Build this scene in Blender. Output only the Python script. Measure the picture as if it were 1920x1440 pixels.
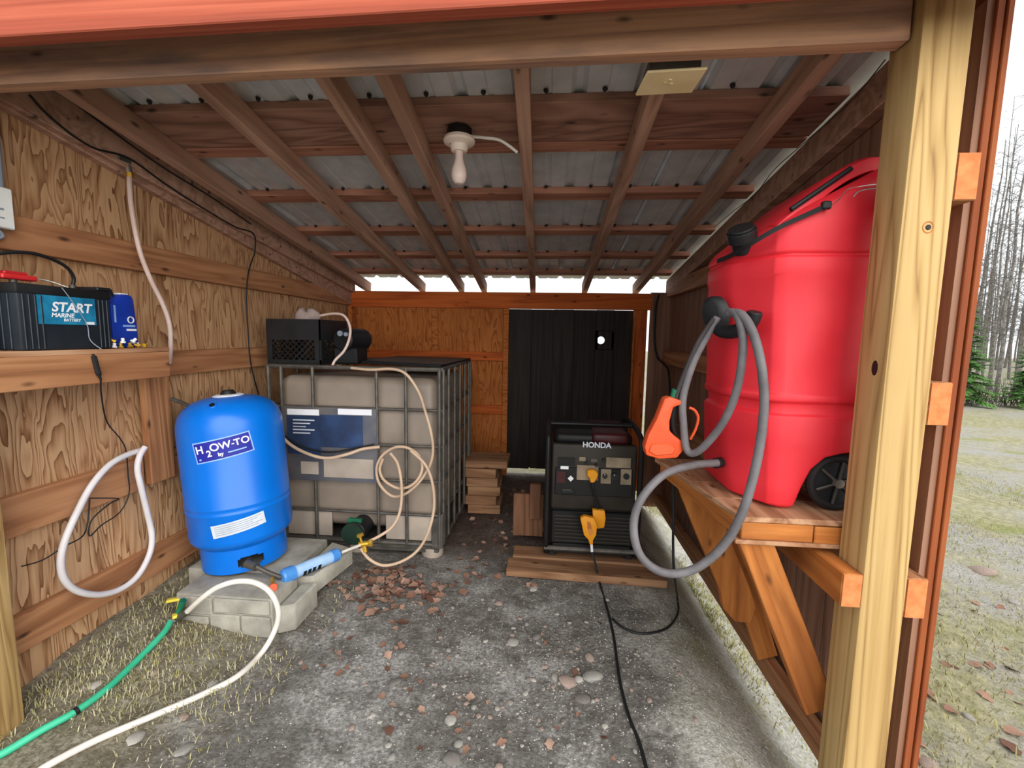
import bpy, bmesh, math, random
from mathutils import Vector, Matrix, noise, Quaternion
random.seed(7)
for o in list(bpy.data.objects): bpy.data.objects.remove(o)
SC = bpy.context.scene
COL = SC.collection
V = Vector
# ------------------------------------------------------------------ camera
F, CX, CY = 830.0, 960.0, 720.0
CAM = V((0, 0, 1.4))
_d = V((70, -88, 830)).normalized()
_t = .026
_r = V((1, _t, -(_d.x + _d.y*_t)/_d.z)).normalized()
_dn = _d.cross(_r)
# columns: world X, Y, Z axes written in camera axes (x right, y down, z forward)
WR = V((_r.x, _d.x, -_dn.x)); WD = V((_r.y, _d.y, -_dn.y)); WF = V((_r.z, _d.z, -_dn.z))
cam = bpy.data.cameras.new('camera'); camo = bpy.data.objects.new('camera', cam); COL.objects.link(camo)
cam.sensor_fit = 'HORIZONTAL'; cam.sensor_width = 36; cam.lens = 36*F/1920; cam.clip_start = .02; cam.clip_end = 500
Mr = Matrix((WR, -WD, -WF)).transposed()
camo.matrix_world = Matrix.Translation(CAM) @ Mr.to_4x4()
SC.camera = camo
# ------------------------------------------------------------------ light
SC.view_settings.view_transform = 'Standard'; SC.view_settings.look = 'None'
SC.view_settings.gamma = 1; SC.view_settings.use_curve_mapping = False
SC.view_settings.exposure = 0.9
wd = bpy.data.worlds.new('overcast'); SC.world = wd; wd.use_nodes = True
bg = wd.node_tree.nodes['Background']; bg.inputs[0].default_value = (.93, .97, 1.0, 1); bg.inputs[1].default_value = .8
sun = bpy.data.lights.new('hazy_sun', 'SUN'); sun.energy = 1.9; sun.angle = math.radians(70); sun.color = (1, .97, .92)
so = bpy.data.objects.new('hazy_sun', sun); COL.objects.link(so); so.rotation_euler = (math.radians(68), 0, math.radians(30))

# ------------------------------------------------------------------ measuring helpers: a picture point on a plane of the place
def ray(x, y):
    a, b = (x-CX)/F, (y-CY)/F
    return WR*a + WD*b + WF
def atY(x, y, Y): v = ray(x, y); return CAM + v*(Y/v.y)
def atX(x, y, X): v = ray(x, y); return CAM + v*(X/v.x)
def atZ(x, y, Z): v = ray(x, y); return CAM + v*((Z-CAM.z)/v.z)
def ss(a, b, x):
    t = max(0, min(1, (x-a)/(b-a))); return t*t*(3-2*t)
def gh(x, y, rough=True):
    z = .10*ss(-.95, -1.9, x)*ss(1.0, 1.75, y) - .42*ss(.55, 1.3, x)
    z += .05*ss(3.7, 4.12, y)*(1-ss(4.2, 4.55, y))*(1-ss(.5, 1, abs(x)))
    z -= .06*ss(4.25, 5.2, y)
    if x > 1.2: z += .02*math.sin(x*.9+y*.5)*ss(1.2, 3, x) - .05*ss(2, 9, x)
    if rough:
        o = ss(1.0, 1.6, x)
        k = noise.noise(V((x*2.1, y*2.1, .3)))*.012 + noise.noise(V((x*9, y*9, 1.3)))*.006 + noise.noise(V((x*26, y*26, 2)))*.003
        z += k*(1+1.2*o+.8*ss(-1.0, -1.5, x))
    return z
def onG(x, y, dz=0):
    z = 0
    for i in range(12):
        p = atZ(x, y, z+dz); z = gh(p.x, p.y)
    return V((p.x, p.y, z+dz))
def L(c):
    def f(u):
        u /= 255.0
        return u/12.92 if u <= .04045 else ((u+.055)/1.055)**2.4
    return (f(c[0]), f(c[1]), f(c[2]), 1)

# ------------------------------------------------------------------ materials
MATS = {}
class NT:
    def __init__(s, name, rough=.7, spec=.3, metal=0):
        m = bpy.data.materials.new(name); m.use_nodes = True; s.m = m; s.t = m.node_tree
        s.b = s.t.nodes['Principled BSDF']; s.b.inputs['Roughness'].default_value = rough
        s.b.inputs['Specular IOR Level'].default_value = spec; s.b.inputs['Metallic'].default_value = metal
        MATS[name] = m
    def n(s, typ, **kw):
        nd = s.t.nodes.new(typ)
        for k, v in kw.items():
            if k.startswith('i_'):
                key = k[2:]
                nd.inputs[int(key) if key.isdigit() else key].default_value = v
            else: setattr(nd, k, v)
        return nd
    def l(s, a, b): s.t.links.new(a, b)
    def coords(s, scale, rnd=True):
        tc = s.n('ShaderNodeTexCoord')
        mp = s.n('ShaderNodeMapping'); mp.inputs['Scale'].default_value = scale
        src = tc.outputs['Object']
        if rnd:
            oi = s.n('ShaderNodeObjectInfo')
            mu = s.n('ShaderNodeVectorMath', operation='SCALE'); mu.inputs[0].default_value = (7.3, 5.1, 9.7)
            s.l(oi.outputs['Random'], mu.inputs['Scale'])
            ad = s.n('ShaderNodeVectorMath', operation='ADD'); s.l(src, ad.inputs[0]); s.l(mu.outputs[0], ad.inputs[1]); src = ad.outputs[0]
        s.l(src, mp.inputs[0]); return mp.outputs[0]
    def noise(s, vec, scale, detail=4, dist=0, rough=.55):
        nz = s.n('ShaderNodeTexNoise'); nz.inputs['Scale'].default_value = scale; nz.inputs['Detail'].default_value = detail
        nz.inputs['Distortion'].default_value = dist; nz.inputs['Roughness'].default_value = rough
        s.l(vec, nz.inputs['Vector']); return nz.outputs['Fac']
    def ramp(s, fac, stops):
        r = s.n('ShaderNodeValToRGB'); e = r.color_ramp.elements
        while len(e) < len(stops): e.new(.5)
        for i, (p, c) in enumerate(stops): e[i].position = p; e[i].color = c if len(c) == 4 else L(c)
        s.l(fac, r.inputs[0]); return r.outputs[0]
    def math(s, op, a, b=None):
        m = s.n('ShaderNodeMath', operation=op)
        for i, v in enumerate((a, b)):
            if v is None: continue
            if isinstance(v, (int, float)): m.inputs[i].default_value = v
            else: s.l(v, m.inputs[i])
        return m.outputs[0]
    def mix(s, fac, a, b, mode='MIX'):
        m = s.n('ShaderNodeMix', data_type='RGBA', blend_type=mode)
        for i, v in ((0, fac), (6, a), (7, b)):
            if isinstance(v, (int, float)): m.inputs[i].default_value = v
            elif isinstance(v, tuple): m.inputs[i].default_value = v if len(v) == 4 else L(v)
            else: s.l(v, m.inputs[i])
        return m.outputs[2]
    def col(s, c): s.l(c, s.b.inputs['Base Color'])
    def bump(s, h, strength=.3, dist=.01):
        b = s.n('ShaderNodeBump'); b.inputs['Strength'].default_value = strength; b.inputs['Distance'].default_value = dist
        s.l(h, b.inputs['Height']); s.l(b.outputs[0], s.b.inputs['Normal'])

def wood(name, light, mid, dark, ax=0, rings=7, along=.7, across=9, contrast=1.0, stain=None, knots=True, rough=.75):
    t = NT(name, rough, .25)
    sc = [across, across, across]; sc[ax] = along
    v = t.coords(sc)
    n1 = t.noise(v, .55, 3, .6)
    rg = t.math('FRACT', t.math('MULTIPLY', n1, rings))
    tri = t.math('ABSOLUTE', t.math('SUBTRACT', t.math('MULTIPLY', rg, 2), 1))
    sc2 = [110, 110, 110]; sc2[ax] = 3
    fine = t.noise(t.coords(sc2), 1, 5)
    g = t.math('ADD', t.math('MULTIPLY', tri, .62*contrast), t.math('MULTIPLY', fine, .55))
    c = t.ramp(g, [(.12, dark), (.45, mid), (.85, light)])
    big = t.noise(t.coords((2.2, 2.2, 2.2)), 1, 3)
    c = t.mix(t.ramp(big, [(.35, (0, 0, 0, 1)), (.75, (.55, .55, .55, 1))]), c, mid)
    if stain:
        sn = t.noise(t.coords([1.6 if i == ax else 9 for i in range(3)]), 1, 5)
        c = t.mix(t.ramp(sn, [(.48, (0, 0, 0, 1)), (.68, (.68, .68, .68, 1))]), c, stain)
    if knots:
        vo = t.n('ShaderNodeTexVoronoi'); vo.inputs['Scale'].default_value = 1
        ks = [14, 14, 14]; ks[ax] = 5.5
        t.l(t.coords(ks), vo.inputs['Vector'])
        kf = t.ramp(vo.outputs['Distance'], [(.05, (.85, .85, .85, 1)), (.17, (0, 0, 0, 1))])
        c = t.mix(kf, c, tuple(int(q*.45) for q in dark))
    t.col(c); t.bump(g, .25, .004)
    return t.m
def plain(name, c, rough=.6, spec=.3, metal=0, var=.12, vs=8, c2=None, bump=0, bs=60):
    t = NT(name, rough, spec, metal)
    f = t.noise(t.coords((vs, vs, vs)), 1, 5)
    d = c2 if c2 else tuple(int(q*(1-var*2.2)) for q in c)
    t.col(t.ramp(f, [(.3, d), (.65, c)]))
    if bump: t.bump(t.noise(t.coords((bs, bs, bs)), 1, 4), bump, .004)
    return t.m

def plywood(name, light, mid, dark, ax=2):
    t = NT(name, .8, .2)
    sc = [9, 9, 9]; sc[ax] = 1.5
    v = t.coords(sc)
    wob = t.noise(v, .8, 3, .5, .5)
    rg = t.math('FRACT', t.math('MULTIPLY', wob, 14))
    tri = t.math('POWER', rg, 1.6)
    sc2 = [120, 120, 120]; sc2[ax] = 5
    fine = t.noise(t.coords(sc2), 1, 4)
    g = t.math('ADD', t.math('MULTIPLY', t.math('SUBTRACT', 1, tri), .55), t.math('MULTIPLY', fine, .55))
    c = t.ramp(g, [(.25, dark), (.52, mid), (.78, light)])
    big = t.noise(t.coords((1.6, 1.6, 1.6)), 1, 3)
    c = t.mix(t.ramp(big, [(.4, (0, 0, 0, 1)), (.7, (.5, .5, .5, 1))]), c, mid)
    t.col(c); t.bump(g, .35, .004)
    return t.m

PLY = plywood('weathered_plywood', (202, 162, 122), (176, 132, 94), (112, 72, 42))
PLYB = plywood('orange_plywood', (190, 116, 60), (172, 98, 46), (128, 68, 28))
SIDE = wood('brown_siding', (156, 116, 94), (136, 98, 78), (104, 72, 58), ax=2, along=.5, across=10, knots=False)
SIDEO = wood('stained_siding', (156, 86, 46), (134, 68, 36), (100, 48, 24), ax=2, along=.4, across=8, knots=False)
GIRT = wood('girt_lumber', (186, 134, 94), (162, 110, 74), (126, 82, 54), ax=0)
RAFT = wood('rafter_lumber', (186, 146, 124), (164, 126, 104), (128, 96, 80), ax=0)
PURL = wood('purlin_lumber', (184, 130, 106), (162, 110, 88), (124, 84, 68), ax=0)
PLANK = wood('dark_roof_plank', (174, 132, 112), (146, 106, 90), (104, 74, 64), ax=0, rings=10, across=6, along=1.2)
BEAM = wood('beam_lumber', (200, 154, 122), (178, 134, 106), (140, 108, 92), ax=0, along=.5, stain=(78, 78, 86), across=12)
REDW = wood('red_stained_fascia', (186, 98, 72), (164, 80, 58), (136, 66, 50), ax=0, along=.3, across=14, knots=False)
POST = wood('treated_pine', (196, 164, 110), (176, 142, 90), (114, 80, 46), ax=2, along=.4, across=8, rings=20, contrast=1.25, knots=False)
ORW = wood('orange_stained_lumber', (204, 130, 66), (180, 108, 50), (138, 78, 36), ax=0, stain=(120, 66, 30))
ORV = wood('orange_gusset', (204, 130, 66), (180, 108, 50), (138, 78, 36), ax=2, stain=(120, 66, 30))
HEADW = wood('header_lumber', (206, 106, 44), (184, 88, 36), (138, 60, 24), ax=0)
ENDG = plain('end_grain', (226, 140, 88), .85, .2, c2=(196, 108, 62), vs=30)
DECKW = wood('worn_shelf_deck', (196, 154, 120), (166, 120, 88), (120, 82, 56), ax=1)
CUTW = wood('cut_lumber', (160, 122, 90), (136, 98, 70), (100, 70, 48), ax=0)
BLACKW = wood('blackened_plank', (50, 40, 34), (34, 27, 23), (20, 16, 14), ax=0, along=.4, across=12, knots=False, rough=.65)
DARKB = wood('dark_brown_board', (120, 84, 60), (100, 66, 46), (70, 46, 32), ax=0)
BLACKV = wood('blackened_plank_upright', (50, 40, 34), (34, 27, 23), (20, 16, 14), ax=2, along=.4, across=12, knots=False, rough=.65)
BRANCH = plain('bark_grey', (140, 134, 128), .9, .1, c2=(78, 74, 70), vs=12)
TWIG = plain('twig_grey', (112, 106, 102), .9, .1)
def metal_sheet():
    t = NT('galvanized_sheet', .42, .5, .25)
    n = t.noise(t.coords((9, 9, 9)), 1, 5)
    t.col(t.ramp(n, [(.3, (196, 198, 200)), (.7, (222, 224, 224))]))
    n2 = t.noise(t.coords((30, 3, 30)), 1, 3)
    t.b.inputs['Roughness'].default_value = .5
    return t.m
SHEET = metal_sheet()
STEEL = plain('galvanized_steel', (104, 99, 92), .55, .5, .5, c2=(76, 72, 66), vs=14)
RUST = plain('dark_screw', (40, 34, 32), .6, .3)
CHROME = plain('zinc_wire', (208, 206, 200), .3, .6, .9)
WHITEP = plain('white_hose_plastic', (232, 226, 216), .45, .4, c2=(206, 198, 186))
LILAC = plain('lilac_white_hose', (222, 216, 216), .45, .4, c2=(204, 198, 200))
PINKH = plain('pinkish_hose', (220, 196, 186), .45, .4, c2=(200, 172, 160))
BEIGEH = plain('beige_hose', (206, 178, 152), .5, .35, c2=(182, 152, 126))
GREENH = plain('green_hose', (64, 190, 148), .45, .4, c2=(44, 160, 120))
GREENF = plain('green_plastic', (30, 118, 84), .5, .4)
DGREEN = plain('dark_green_plastic', (30, 56, 44), .5, .4)
BRASS = plain('brass', (216, 176, 62), .35, .5, .6, c2=(180, 136, 44))
YELP = plain('yellow_plastic', (232, 156, 26), .5, .35, c2=(214, 136, 18))
PYEL = plain('pale_yellow_plastic', (236, 214, 72), .5, .35)
BLACKP = plain('black_plastic', (30, 31, 33), .5, .35, c2=(20, 21, 23))
BATT = plain('battery_black', (34, 42, 50), .45, .4, c2=(24, 30, 38))
RUBBER = plain('black_rubber', (38, 36, 36), .7, .25)
GREYH = plain('grey_fuel_hose', (112, 108, 110), .6, .35, c2=(88, 84, 86), vs=14)
DARKH = plain('dark_hose', (62, 56, 56), .6, .3)
REDP = plain('red_polyethylene', (234, 48, 60), .5, .4, c2=(220, 38, 50), vs=5, bump=.06)
ORP = plain('orange_plastic', (226, 88, 44), .5, .35, c2=(210, 76, 36))
REDCL = plain('red_clamp', (208, 44, 48), .45, .4)
BLUET = plain('blue_tank_paint', (0, 112, 214), .3, .45, c2=(0, 102, 202), vs=3)
NAVY = plain('navy_label', (36, 40, 158), .5, .35, var=.05)
LBLUE = plain('light_blue_print', (150, 190, 250), .5, .3, var=.03)
WHITE = plain('white_print', (240, 240, 244), .5, .3, var=.02)
PALEP = plain('pale_sticker', (206, 212, 222), .5, .3, var=.04)
GREYT = plain('grey_print', (136, 146, 160), .5, .3, var=.02)
TEAL = plain('teal_label', (36, 136, 176), .4, .4, c2=(20, 96, 136), vs=24)
BLUEJ = plain('blue_jug', (24, 62, 178), .4, .4, c2=(18, 48, 150))
FILTB = plain('filter_blue', (86, 152, 220), .35, .45, c2=(64, 128, 204))
FILTW = plain('filter_label', (178, 208, 238), .4, .4, c2=(140, 182, 226))
CONC = plain('concrete', (174, 170, 158), .9, .15, c2=(138, 134, 124), vs=9, bump=.4, bs=90)
TOTE = plain('tote_plastic', (150, 136, 122), .45, .35, c2=(124, 112, 101), vs=3)
TOTEW = plain('tote_lower_white', (180, 166, 152), .5, .3, c2=(150, 138, 126), vs=4)
PLATE = plain('aged_metal_plate', (142, 136, 132), .35, .5, .55, c2=(88, 96, 116), vs=4)
PLATEB = plain('blue_plate_print', (66, 88, 128), .3, .5, .4, c2=(52, 60, 84), vs=7)
GENB = plain('generator_brown_black', (50, 44, 36), .5, .3, c2=(38, 33, 28))
GEND = plain('generator_black', (25, 24, 24), .5, .3)
GENR = plain('generator_red', (70, 14, 20), .45, .4)
GENP = plain('generator_panel_beige', (158, 140, 116), .5, .3)
PORC = plain('porcelain', (236, 216, 200), .35, .4, var=.04)
BULB = plain('frosted_bulb', (236, 212, 200), .3, .4, var=.03)
IVORY = plain('ivory_plastic', (236, 214, 168), .5, .35, c2=(216, 190, 140))
OUTW = plain('white_box', (236, 238, 234), .5, .3, var=.03)
CLOTH = plain('pale_cloth', (186, 168, 160), .9, .1, c2=(142, 126, 122))
LEAFM = [plain('dry_leaf_%d' % i, c, .85, .15, vs=30) for i, c in enumerate([(150, 112, 94), (172, 134, 114), (118, 84, 70), (186, 152, 132)])]
STONEM = [plain('stone_%d' % i, c, .9, .15, vs=14, bump=.3) for i, c in enumerate([(166, 162, 154), (190, 184, 174), (132, 126, 120), (172, 152, 140)])]
NEEDLE = plain('spruce_needles', (104, 146, 74), .8, .15, c2=(68, 106, 54), vs=2)
def grassmat(name, a, b, c):
    t = NT(name, .85, .15)
    n = t.noise(t.coords((1.7, 1.7, 1.7), False), 1, 5)
    n2 = t.noise(t.coords((40, 40, 40), False), 1, 2)
    t.col(t.mix(t.ramp(n2, [(.4, (0, 0, 0, 1)), (.6, (1, 1, 1, 1))]), t.ramp(n, [(.35, a), (.65, b)]), c)); return t.m
GRASS = grassmat('dead_grass', (146, 150, 86), (176, 166, 118), (160, 154, 116))
MOSS = grassmat('moss_grass', (156, 150, 78), (172, 162, 122), (192, 184, 156))
def groundmat():
    t = NT('packed_dirt', .95, .12)
    tc = t.n('ShaderNodeTexCoord'); sp = t.n('ShaderNodeSeparateXYZ'); t.l(tc.outputs['Object'], sp.inputs[0])
    def N(s, d=5, r=.6): return t.noise(t.coords((s, s, s), False), 1, d, 0, r)
    def mr(v, a, b): 
        m = t.n('ShaderNodeMapRange', interpolation_type='SMOOTHSTEP'); m.inputs[1].default_value = a; m.inputs[2].default_value = b
        t.l(v, m.inputs[0]); return m.outputs[0]
    fine = N(70, 6, .7); mid = N(14, 6, .65); low = N(2.2, 5, .6)
    dirt = t.ramp(mid, [(.3, (102, 98, 92)), (.52, (132, 129, 123)), (.7, (166, 163, 156))])
    dirt = t.mix(t.ramp(fine, [(.40, (.55, .55, .55, 1)), (.56, (0, 0, 0, 1))]), dirt, (84, 74, 66))
    dirt = t.mix(t.ramp(fine, [(.6, (0, 0, 0, 1)), (.68, (1, 1, 1, 1))]), dirt, (170, 164, 156))
    # paler scuffed gravel patches
    grav = t.ramp(fine, [(.35, (126, 123, 118)), (.5, (168, 165, 160)), (.65, (210, 207, 202))])
    c = t.mix(t.math('MULTIPLY', mr(low, .47, .62), .85), dirt, grav)
    # brown leaf mould towards the back wall
    c = t.mix(t.math('MULTIPLY', mr(t.math('ADD', sp.outputs[1], t.math('MULTIPLY', low, .6)), 2.75, 3.2), .75), c, t.ramp(fine, [(.35, (46, 34, 28)), (.6, (92, 66, 52))]))
    # moss and dead grass along the left wall
    g1 = t.ramp(mid, [(.3, (118, 110, 88)), (.5, (144, 136, 112)), (.7, (182, 174, 150))])
    g1 = t.mix(t.ramp(fine, [(.4, (.8, .8, .8, 1)), (.56, (0, 0, 0, 1))]), g1, (104, 92, 70))
    nx = t.math('ADD', sp.outputs[0], t.math('MULTIPLY', t.math('SUBTRACT', low, .5), .9))
    c = t.mix(t.math('MULTIPLY', mr(t.math('MULTIPLY', nx, -1), 1.05, 1.5), .8), c, g1)
    # gravelly dead lawn outside
    lawn = t.ramp(mid, [(.3, (130, 128, 96)), (.5, (162, 156, 122)), (.7, (190, 182, 150))])
    lawn = t.mix(t.ramp(N(.9, 5, .6), [(.42, (0, 0, 0, 1)), (.6, (.9, .9, .9, 1))]), lawn, t.ramp(fine, [(.3, (128, 124, 120)), (.65, (190, 186, 181))]))
    lawn = t.mix(t.ramp(N(1.6, 4), [(.55, (0, 0, 0, 1)), (.68, (.7, .7, .7, 1))]), lawn, (140, 146, 80))
    lawn = t.mix(t.ramp(fine, [(.34, (.6, .6, .6, 1)), (.48, (0, 0, 0, 1))]), lawn, (104, 96, 78))
    c = t.mix(mr(nx, .38, .85), c, lawn)
    pale = t.ramp(fine, [(.32, (150, 147, 138)), (.5, (196, 193, 184)), (.66, (228, 226, 218))])  # pale gravel along the right wall, side light from under it painted in
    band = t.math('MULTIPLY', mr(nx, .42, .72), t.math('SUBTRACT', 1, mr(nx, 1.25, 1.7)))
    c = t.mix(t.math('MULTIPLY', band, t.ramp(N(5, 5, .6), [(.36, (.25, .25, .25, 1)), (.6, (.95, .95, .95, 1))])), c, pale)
    c = t.mix(mr(sp.outputs[1], 4.3, 4.5), c, lawn)
    t.col(c)
    t.bump(t.math('ADD', fine, mid), .9, .012)
    return t.m
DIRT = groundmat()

# ------------------------------------------------------------------ mesh helpers
def cr(pts, sub=8, closed=False):
    P = [V(p) for p in pts]; n = len(P); out = []
    rng = range(n) if closed else range(n-1)
    for i in rng:
        if closed: a, b, c, d = P[i-1], P[i], P[(i+1) % n], P[(i+2) % n]
        else: a, b, c, d = P[max(i-1, 0)], P[i], P[i+1], P[min(i+2, n-1)]
        for k in range(sub):
            t = k/sub
            out.append(.5*((2*b) + (c-a)*t + (2*a-5*b+4*c-d)*t*t + (3*b-a-3*c+d)*t**3))
    if not closed: out.append(P[-1])
    return out
class MB:
    def __init__(s): s.v = []; s.f = []
    def add(s, vs, fs, M=None):
        o = len(s.v)
        for p in vs: s.v.append((M @ V(p)) if M else V(p))
        for f in fs: s.f.append([i+o for i in f])
        return s
    def box(s, a, b, M=None):
        x0, y0, z0 = a; x1, y1, z1 = b
        return s.add([(x0, y0, z0), (x1, y0, z0), (x1, y1, z0), (x0, y1, z0), (x0, y0, z1), (x1, y0, z1), (x1, y1, z1), (x0, y1, z1)],
                     [(3, 2, 1, 0), (4, 5, 6, 7), (0, 1, 5, 4), (1, 2, 6, 5), (2, 3, 7, 6), (3, 0, 4, 7)], M)
    def tube(s, pts, r, seg=8, closed=False):
        P = [V(p) for p in pts]; n = len(P); rings = []
        R = r if isinstance(r, (list, tuple)) else [r]*n
        prev = None
        for i in range(n):
            if closed: tg = (P[(i+1) % n]-P[i-1])
            else: tg = P[min(i+1, n-1)]-P[max(i-1, 0)]
            tg = tg.normalized() if tg.length > 1e-9 else V((0, 0, 1))
            if prev is None:
                u = tg.orthogonal().normalized()
            else:
                u = prev - tg*prev.dot(tg); u = u.normalized() if u.length > 1e-6 else tg.orthogonal().normalized()
            prev = u; w = tg.cross(u)
            rings.append([P[i]+(u*math.cos(2*math.pi*k/seg)+w*math.sin(2*math.pi*k/seg))*R[i] for k in range(seg)])
        vs = [p for rg in rings for p in rg]; fs = []
        m = n if closed else n-1
        for i in range(m):
            j = (i+1) % n
            for k in range(seg):
                k2 = (k+1) % seg
                fs.append((i*seg+k, i*seg+k2, j*seg+k2, j*seg+k))
        if not closed:
            fs.append(tuple(range(seg))[::-1]); fs.append(tuple((n-1)*seg+k for k in range(seg)))
        return s.add(vs, fs)
    def cyl(s, a, b, r, r2=None, seg=20): return s.tube([a, b], [r, r if r2 is None else r2], seg)
    def lathe(s, prof, seg=32, c=(0, 0, 0), skip=None):
        vs = []; fs = []; n = len(prof)
        for (r, z) in prof:
            for k in range(seg):
                a = 2*math.pi*k/seg; vs.append((c[0]+r*math.cos(a), c[1]+r*math.sin(a), c[2]+z))
        for i in range(n-1):
            for k in range(seg):
                if skip and skip(i, k): continue
                k2 = (k+1) % seg; fs.append((i*seg+k, i*seg+k2, (i+1)*seg+k2, (i+1)*seg+k))
        if prof[0][0] > 1e-4 and not skip: fs.append(tuple(range(seg))[::-1])
        if prof[-1][0] > 1e-4: fs.append(tuple((n-1)*seg+k for k in range(seg)))
        return s.add(vs, fs)
    def prism(s, poly, d):
        """poly: list of 3D points, extruded by vector d"""
        P = [V(p) for p in poly]; d = V(d); n = len(P)
        fs = [tuple(range(n))[::-1], tuple(n+i for i in range(n))]
        for i in range(n): fs.append((i, (i+1) % n, n+(i+1) % n, n+i))
        return s.add(P+[p+d for p in P], fs)
    def loft(s, rings, cap=True):
        n = len(rings[0]); vs = [p for r in rings for p in r]; fs = []
        for i in range(len(rings)-1):
            for k in range(n):
                k2 = (k+1) % n; fs.append((i*n+k, i*n+k2, (i+1)*n+k2, (i+1)*n+k))
        if cap: fs.append(tuple(range(n))[::-1]); fs.append(tuple((len(rings)-1)*n+k for k in range(n)))
        return s.add(vs, fs)
    def build(s, name, mat, parent=None, local=False, bevel=0, bseg=1, smooth=35, solid=0):
        off = V((0, 0, 0))
        if parent is not None and not local: off = parent.location.copy()
        me = bpy.data.meshes.new(name)
        me.from_pydata([tuple(p-off) for p in s.v], [], s.f)
        bm = bmesh.new(); bm.from_mesh(me)
        bmesh.ops.remove_doubles(bm, verts=bm.verts, dist=1e-6)
        bmesh.ops.recalc_face_normals(bm, faces=bm.faces)
        if solid: bmesh.ops.solidify(bm, geom=bm.faces[:], thickness=solid)
        if bevel:
            ed = [e for e in bm.edges if len(e.link_faces) == 2 and e.calc_face_angle(0) > .5]
            bmesh.ops.bevel(bm, geom=ed, offset=bevel, segments=bseg, profile=.5, affect='EDGES', clamp_overlap=True)
        bm.to_mesh(me); bm.free()
        if smooth:
            for p in me.polygons: p.use_smooth = True
            me.set_sharp_from_angle(angle=math.radians(smooth))
        me.materials.append(mat if mat else WHITE)
        o = bpy.data.objects.new(name, me); COL.objects.link(o)
        if parent is not None: o.parent = parent
        return o
def tag(o, label, cat=None, group=None, kind=None):
    o['label'] = label
    if cat: o['category'] = cat
    if group: o['group'] = group
    if kind: o['kind'] = kind
    return o
def thing(name, loc, label, cat, group=None, rot=(0, 0, 0)):
    o = bpy.data.objects.new(name, None); COL.objects.link(o); o.location = V(loc); o.rotation_euler = rot; o.empty_display_size = .05
    return tag(o, label, cat, group)
def struct(o, label): o['kind'] = 'structure'; o['label'] = label; return o
def sempty(name, loc, label):
    o = bpy.data.objects.new(name, None); COL.objects.link(o); o.location = V(loc); o.empty_display_size = .05
    return struct(o, label)
def board(name, p0, p1, w, t, mat, parent=None, wdir=(0, 0, 1), bev=.003):
    """a straight board: length p0-p1, width w along wdir, thickness t; local X runs along the grain"""
    p0, p1 = V(p0), V(p1); ln = (p1-p0).length
    x = (p1-p0)/ln; z = V(wdir); z = (z-x*z.dot(x)).normalized(); y = z.cross(x)
    mb = MB().box((-ln/2, -t/2, -w/2), (ln/2, t/2, w/2))
    o = mb.build(name, mat, None, bevel=bev)
    off = parent.location if parent is not None else V((0, 0, 0))
    o.rotation_euler = Matrix((x, y, z)).transposed().to_euler()
    o.location = (p0+p1)/2 - off
    if parent is not None: o.parent = parent
    return o
def hose(name, pts, r, mat, label=None, cat='hose', parent=None, sub=8, seg=10, closed=False, group=None):
    o = MB().tube(cr(pts, sub, closed), r, seg, closed).build(name, mat, parent)
    if label: tag(o, label, cat, group)
    return o
_tc = {}
def textverts(txt, size, bold=.0, shear=0, align='CENTER'):
    cu = bpy.data.curves.new('txt', 'FONT'); cu.body = txt; cu.size = size; cu.align_x = align; cu.align_y = 'CENTER'
    cu.offset = bold; cu.shear = shear; cu.resolution_u = 4
    ob = bpy.data.objects.new('txt', cu); COL.objects.link(ob)
    dg = bpy.context.evaluated_depsgraph_get()
    me = bpy.data.meshes.new_from_object(ob.evaluated_get(dg))
    vs = [v.co.copy() for v in me.vertices]; fs = [tuple(p.vertices) for p in me.polygons]
    bpy.data.objects.remove(ob); bpy.data.meshes.remove(me); bpy.data.curves.remove(cu)
    return vs, fs
def text(name, txt, size, org, xdir, ydir, mat, parent, bold=0, shear=0, local=False, lift=.0008, warp=None):
    vs, fs = textverts(txt, size, bold, shear)
    x, y = V(xdir).normalized(), V(ydir).normalized(); n = x.cross(y)
    mb = MB()
    mb.add([(warp(v.x, v.y) if warp else V(org)+x*v.x+y*v.y+n*lift) for v in vs], fs)
    me = mb.build(name, mat, parent, local=local, smooth=0)
    return me

# ================================================================== GROUND
def axis(a, b, lo, hi, fine, grow):
    xs = [a]; 
    while xs[-1] < b: xs.append(xs[-1]+fine)
    s = fine
    while xs[-1] < hi: s *= grow; xs.append(xs[-1]+s)
    s = fine
    while xs[0] > lo: s *= grow; xs.insert(0, xs[0]-s)
    return xs
gx = axis(-2.2, 1.9, -40, 60, .028, 1.16); gy = axis(1.0, 4.6, -6, 70, .028, 1.16)
mb = MB(); vs = [(x, y, gh(x, y)) for y in gy for x in gx]; nx = len(gx)
fs = [(j*nx+i, j*nx+i+1, (j+1)*nx+i+1, (j+1)*nx+i) for j in range(len(gy)-1) for i in range(nx-1)]
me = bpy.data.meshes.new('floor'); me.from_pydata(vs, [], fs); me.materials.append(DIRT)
for p in me.polygons: p.use_smooth = True
floor = bpy.data.objects.new('floor', me); COL.objects.link(floor)
struct(floor, 'packed dirt floor of the shed running out to dead lawn')

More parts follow.
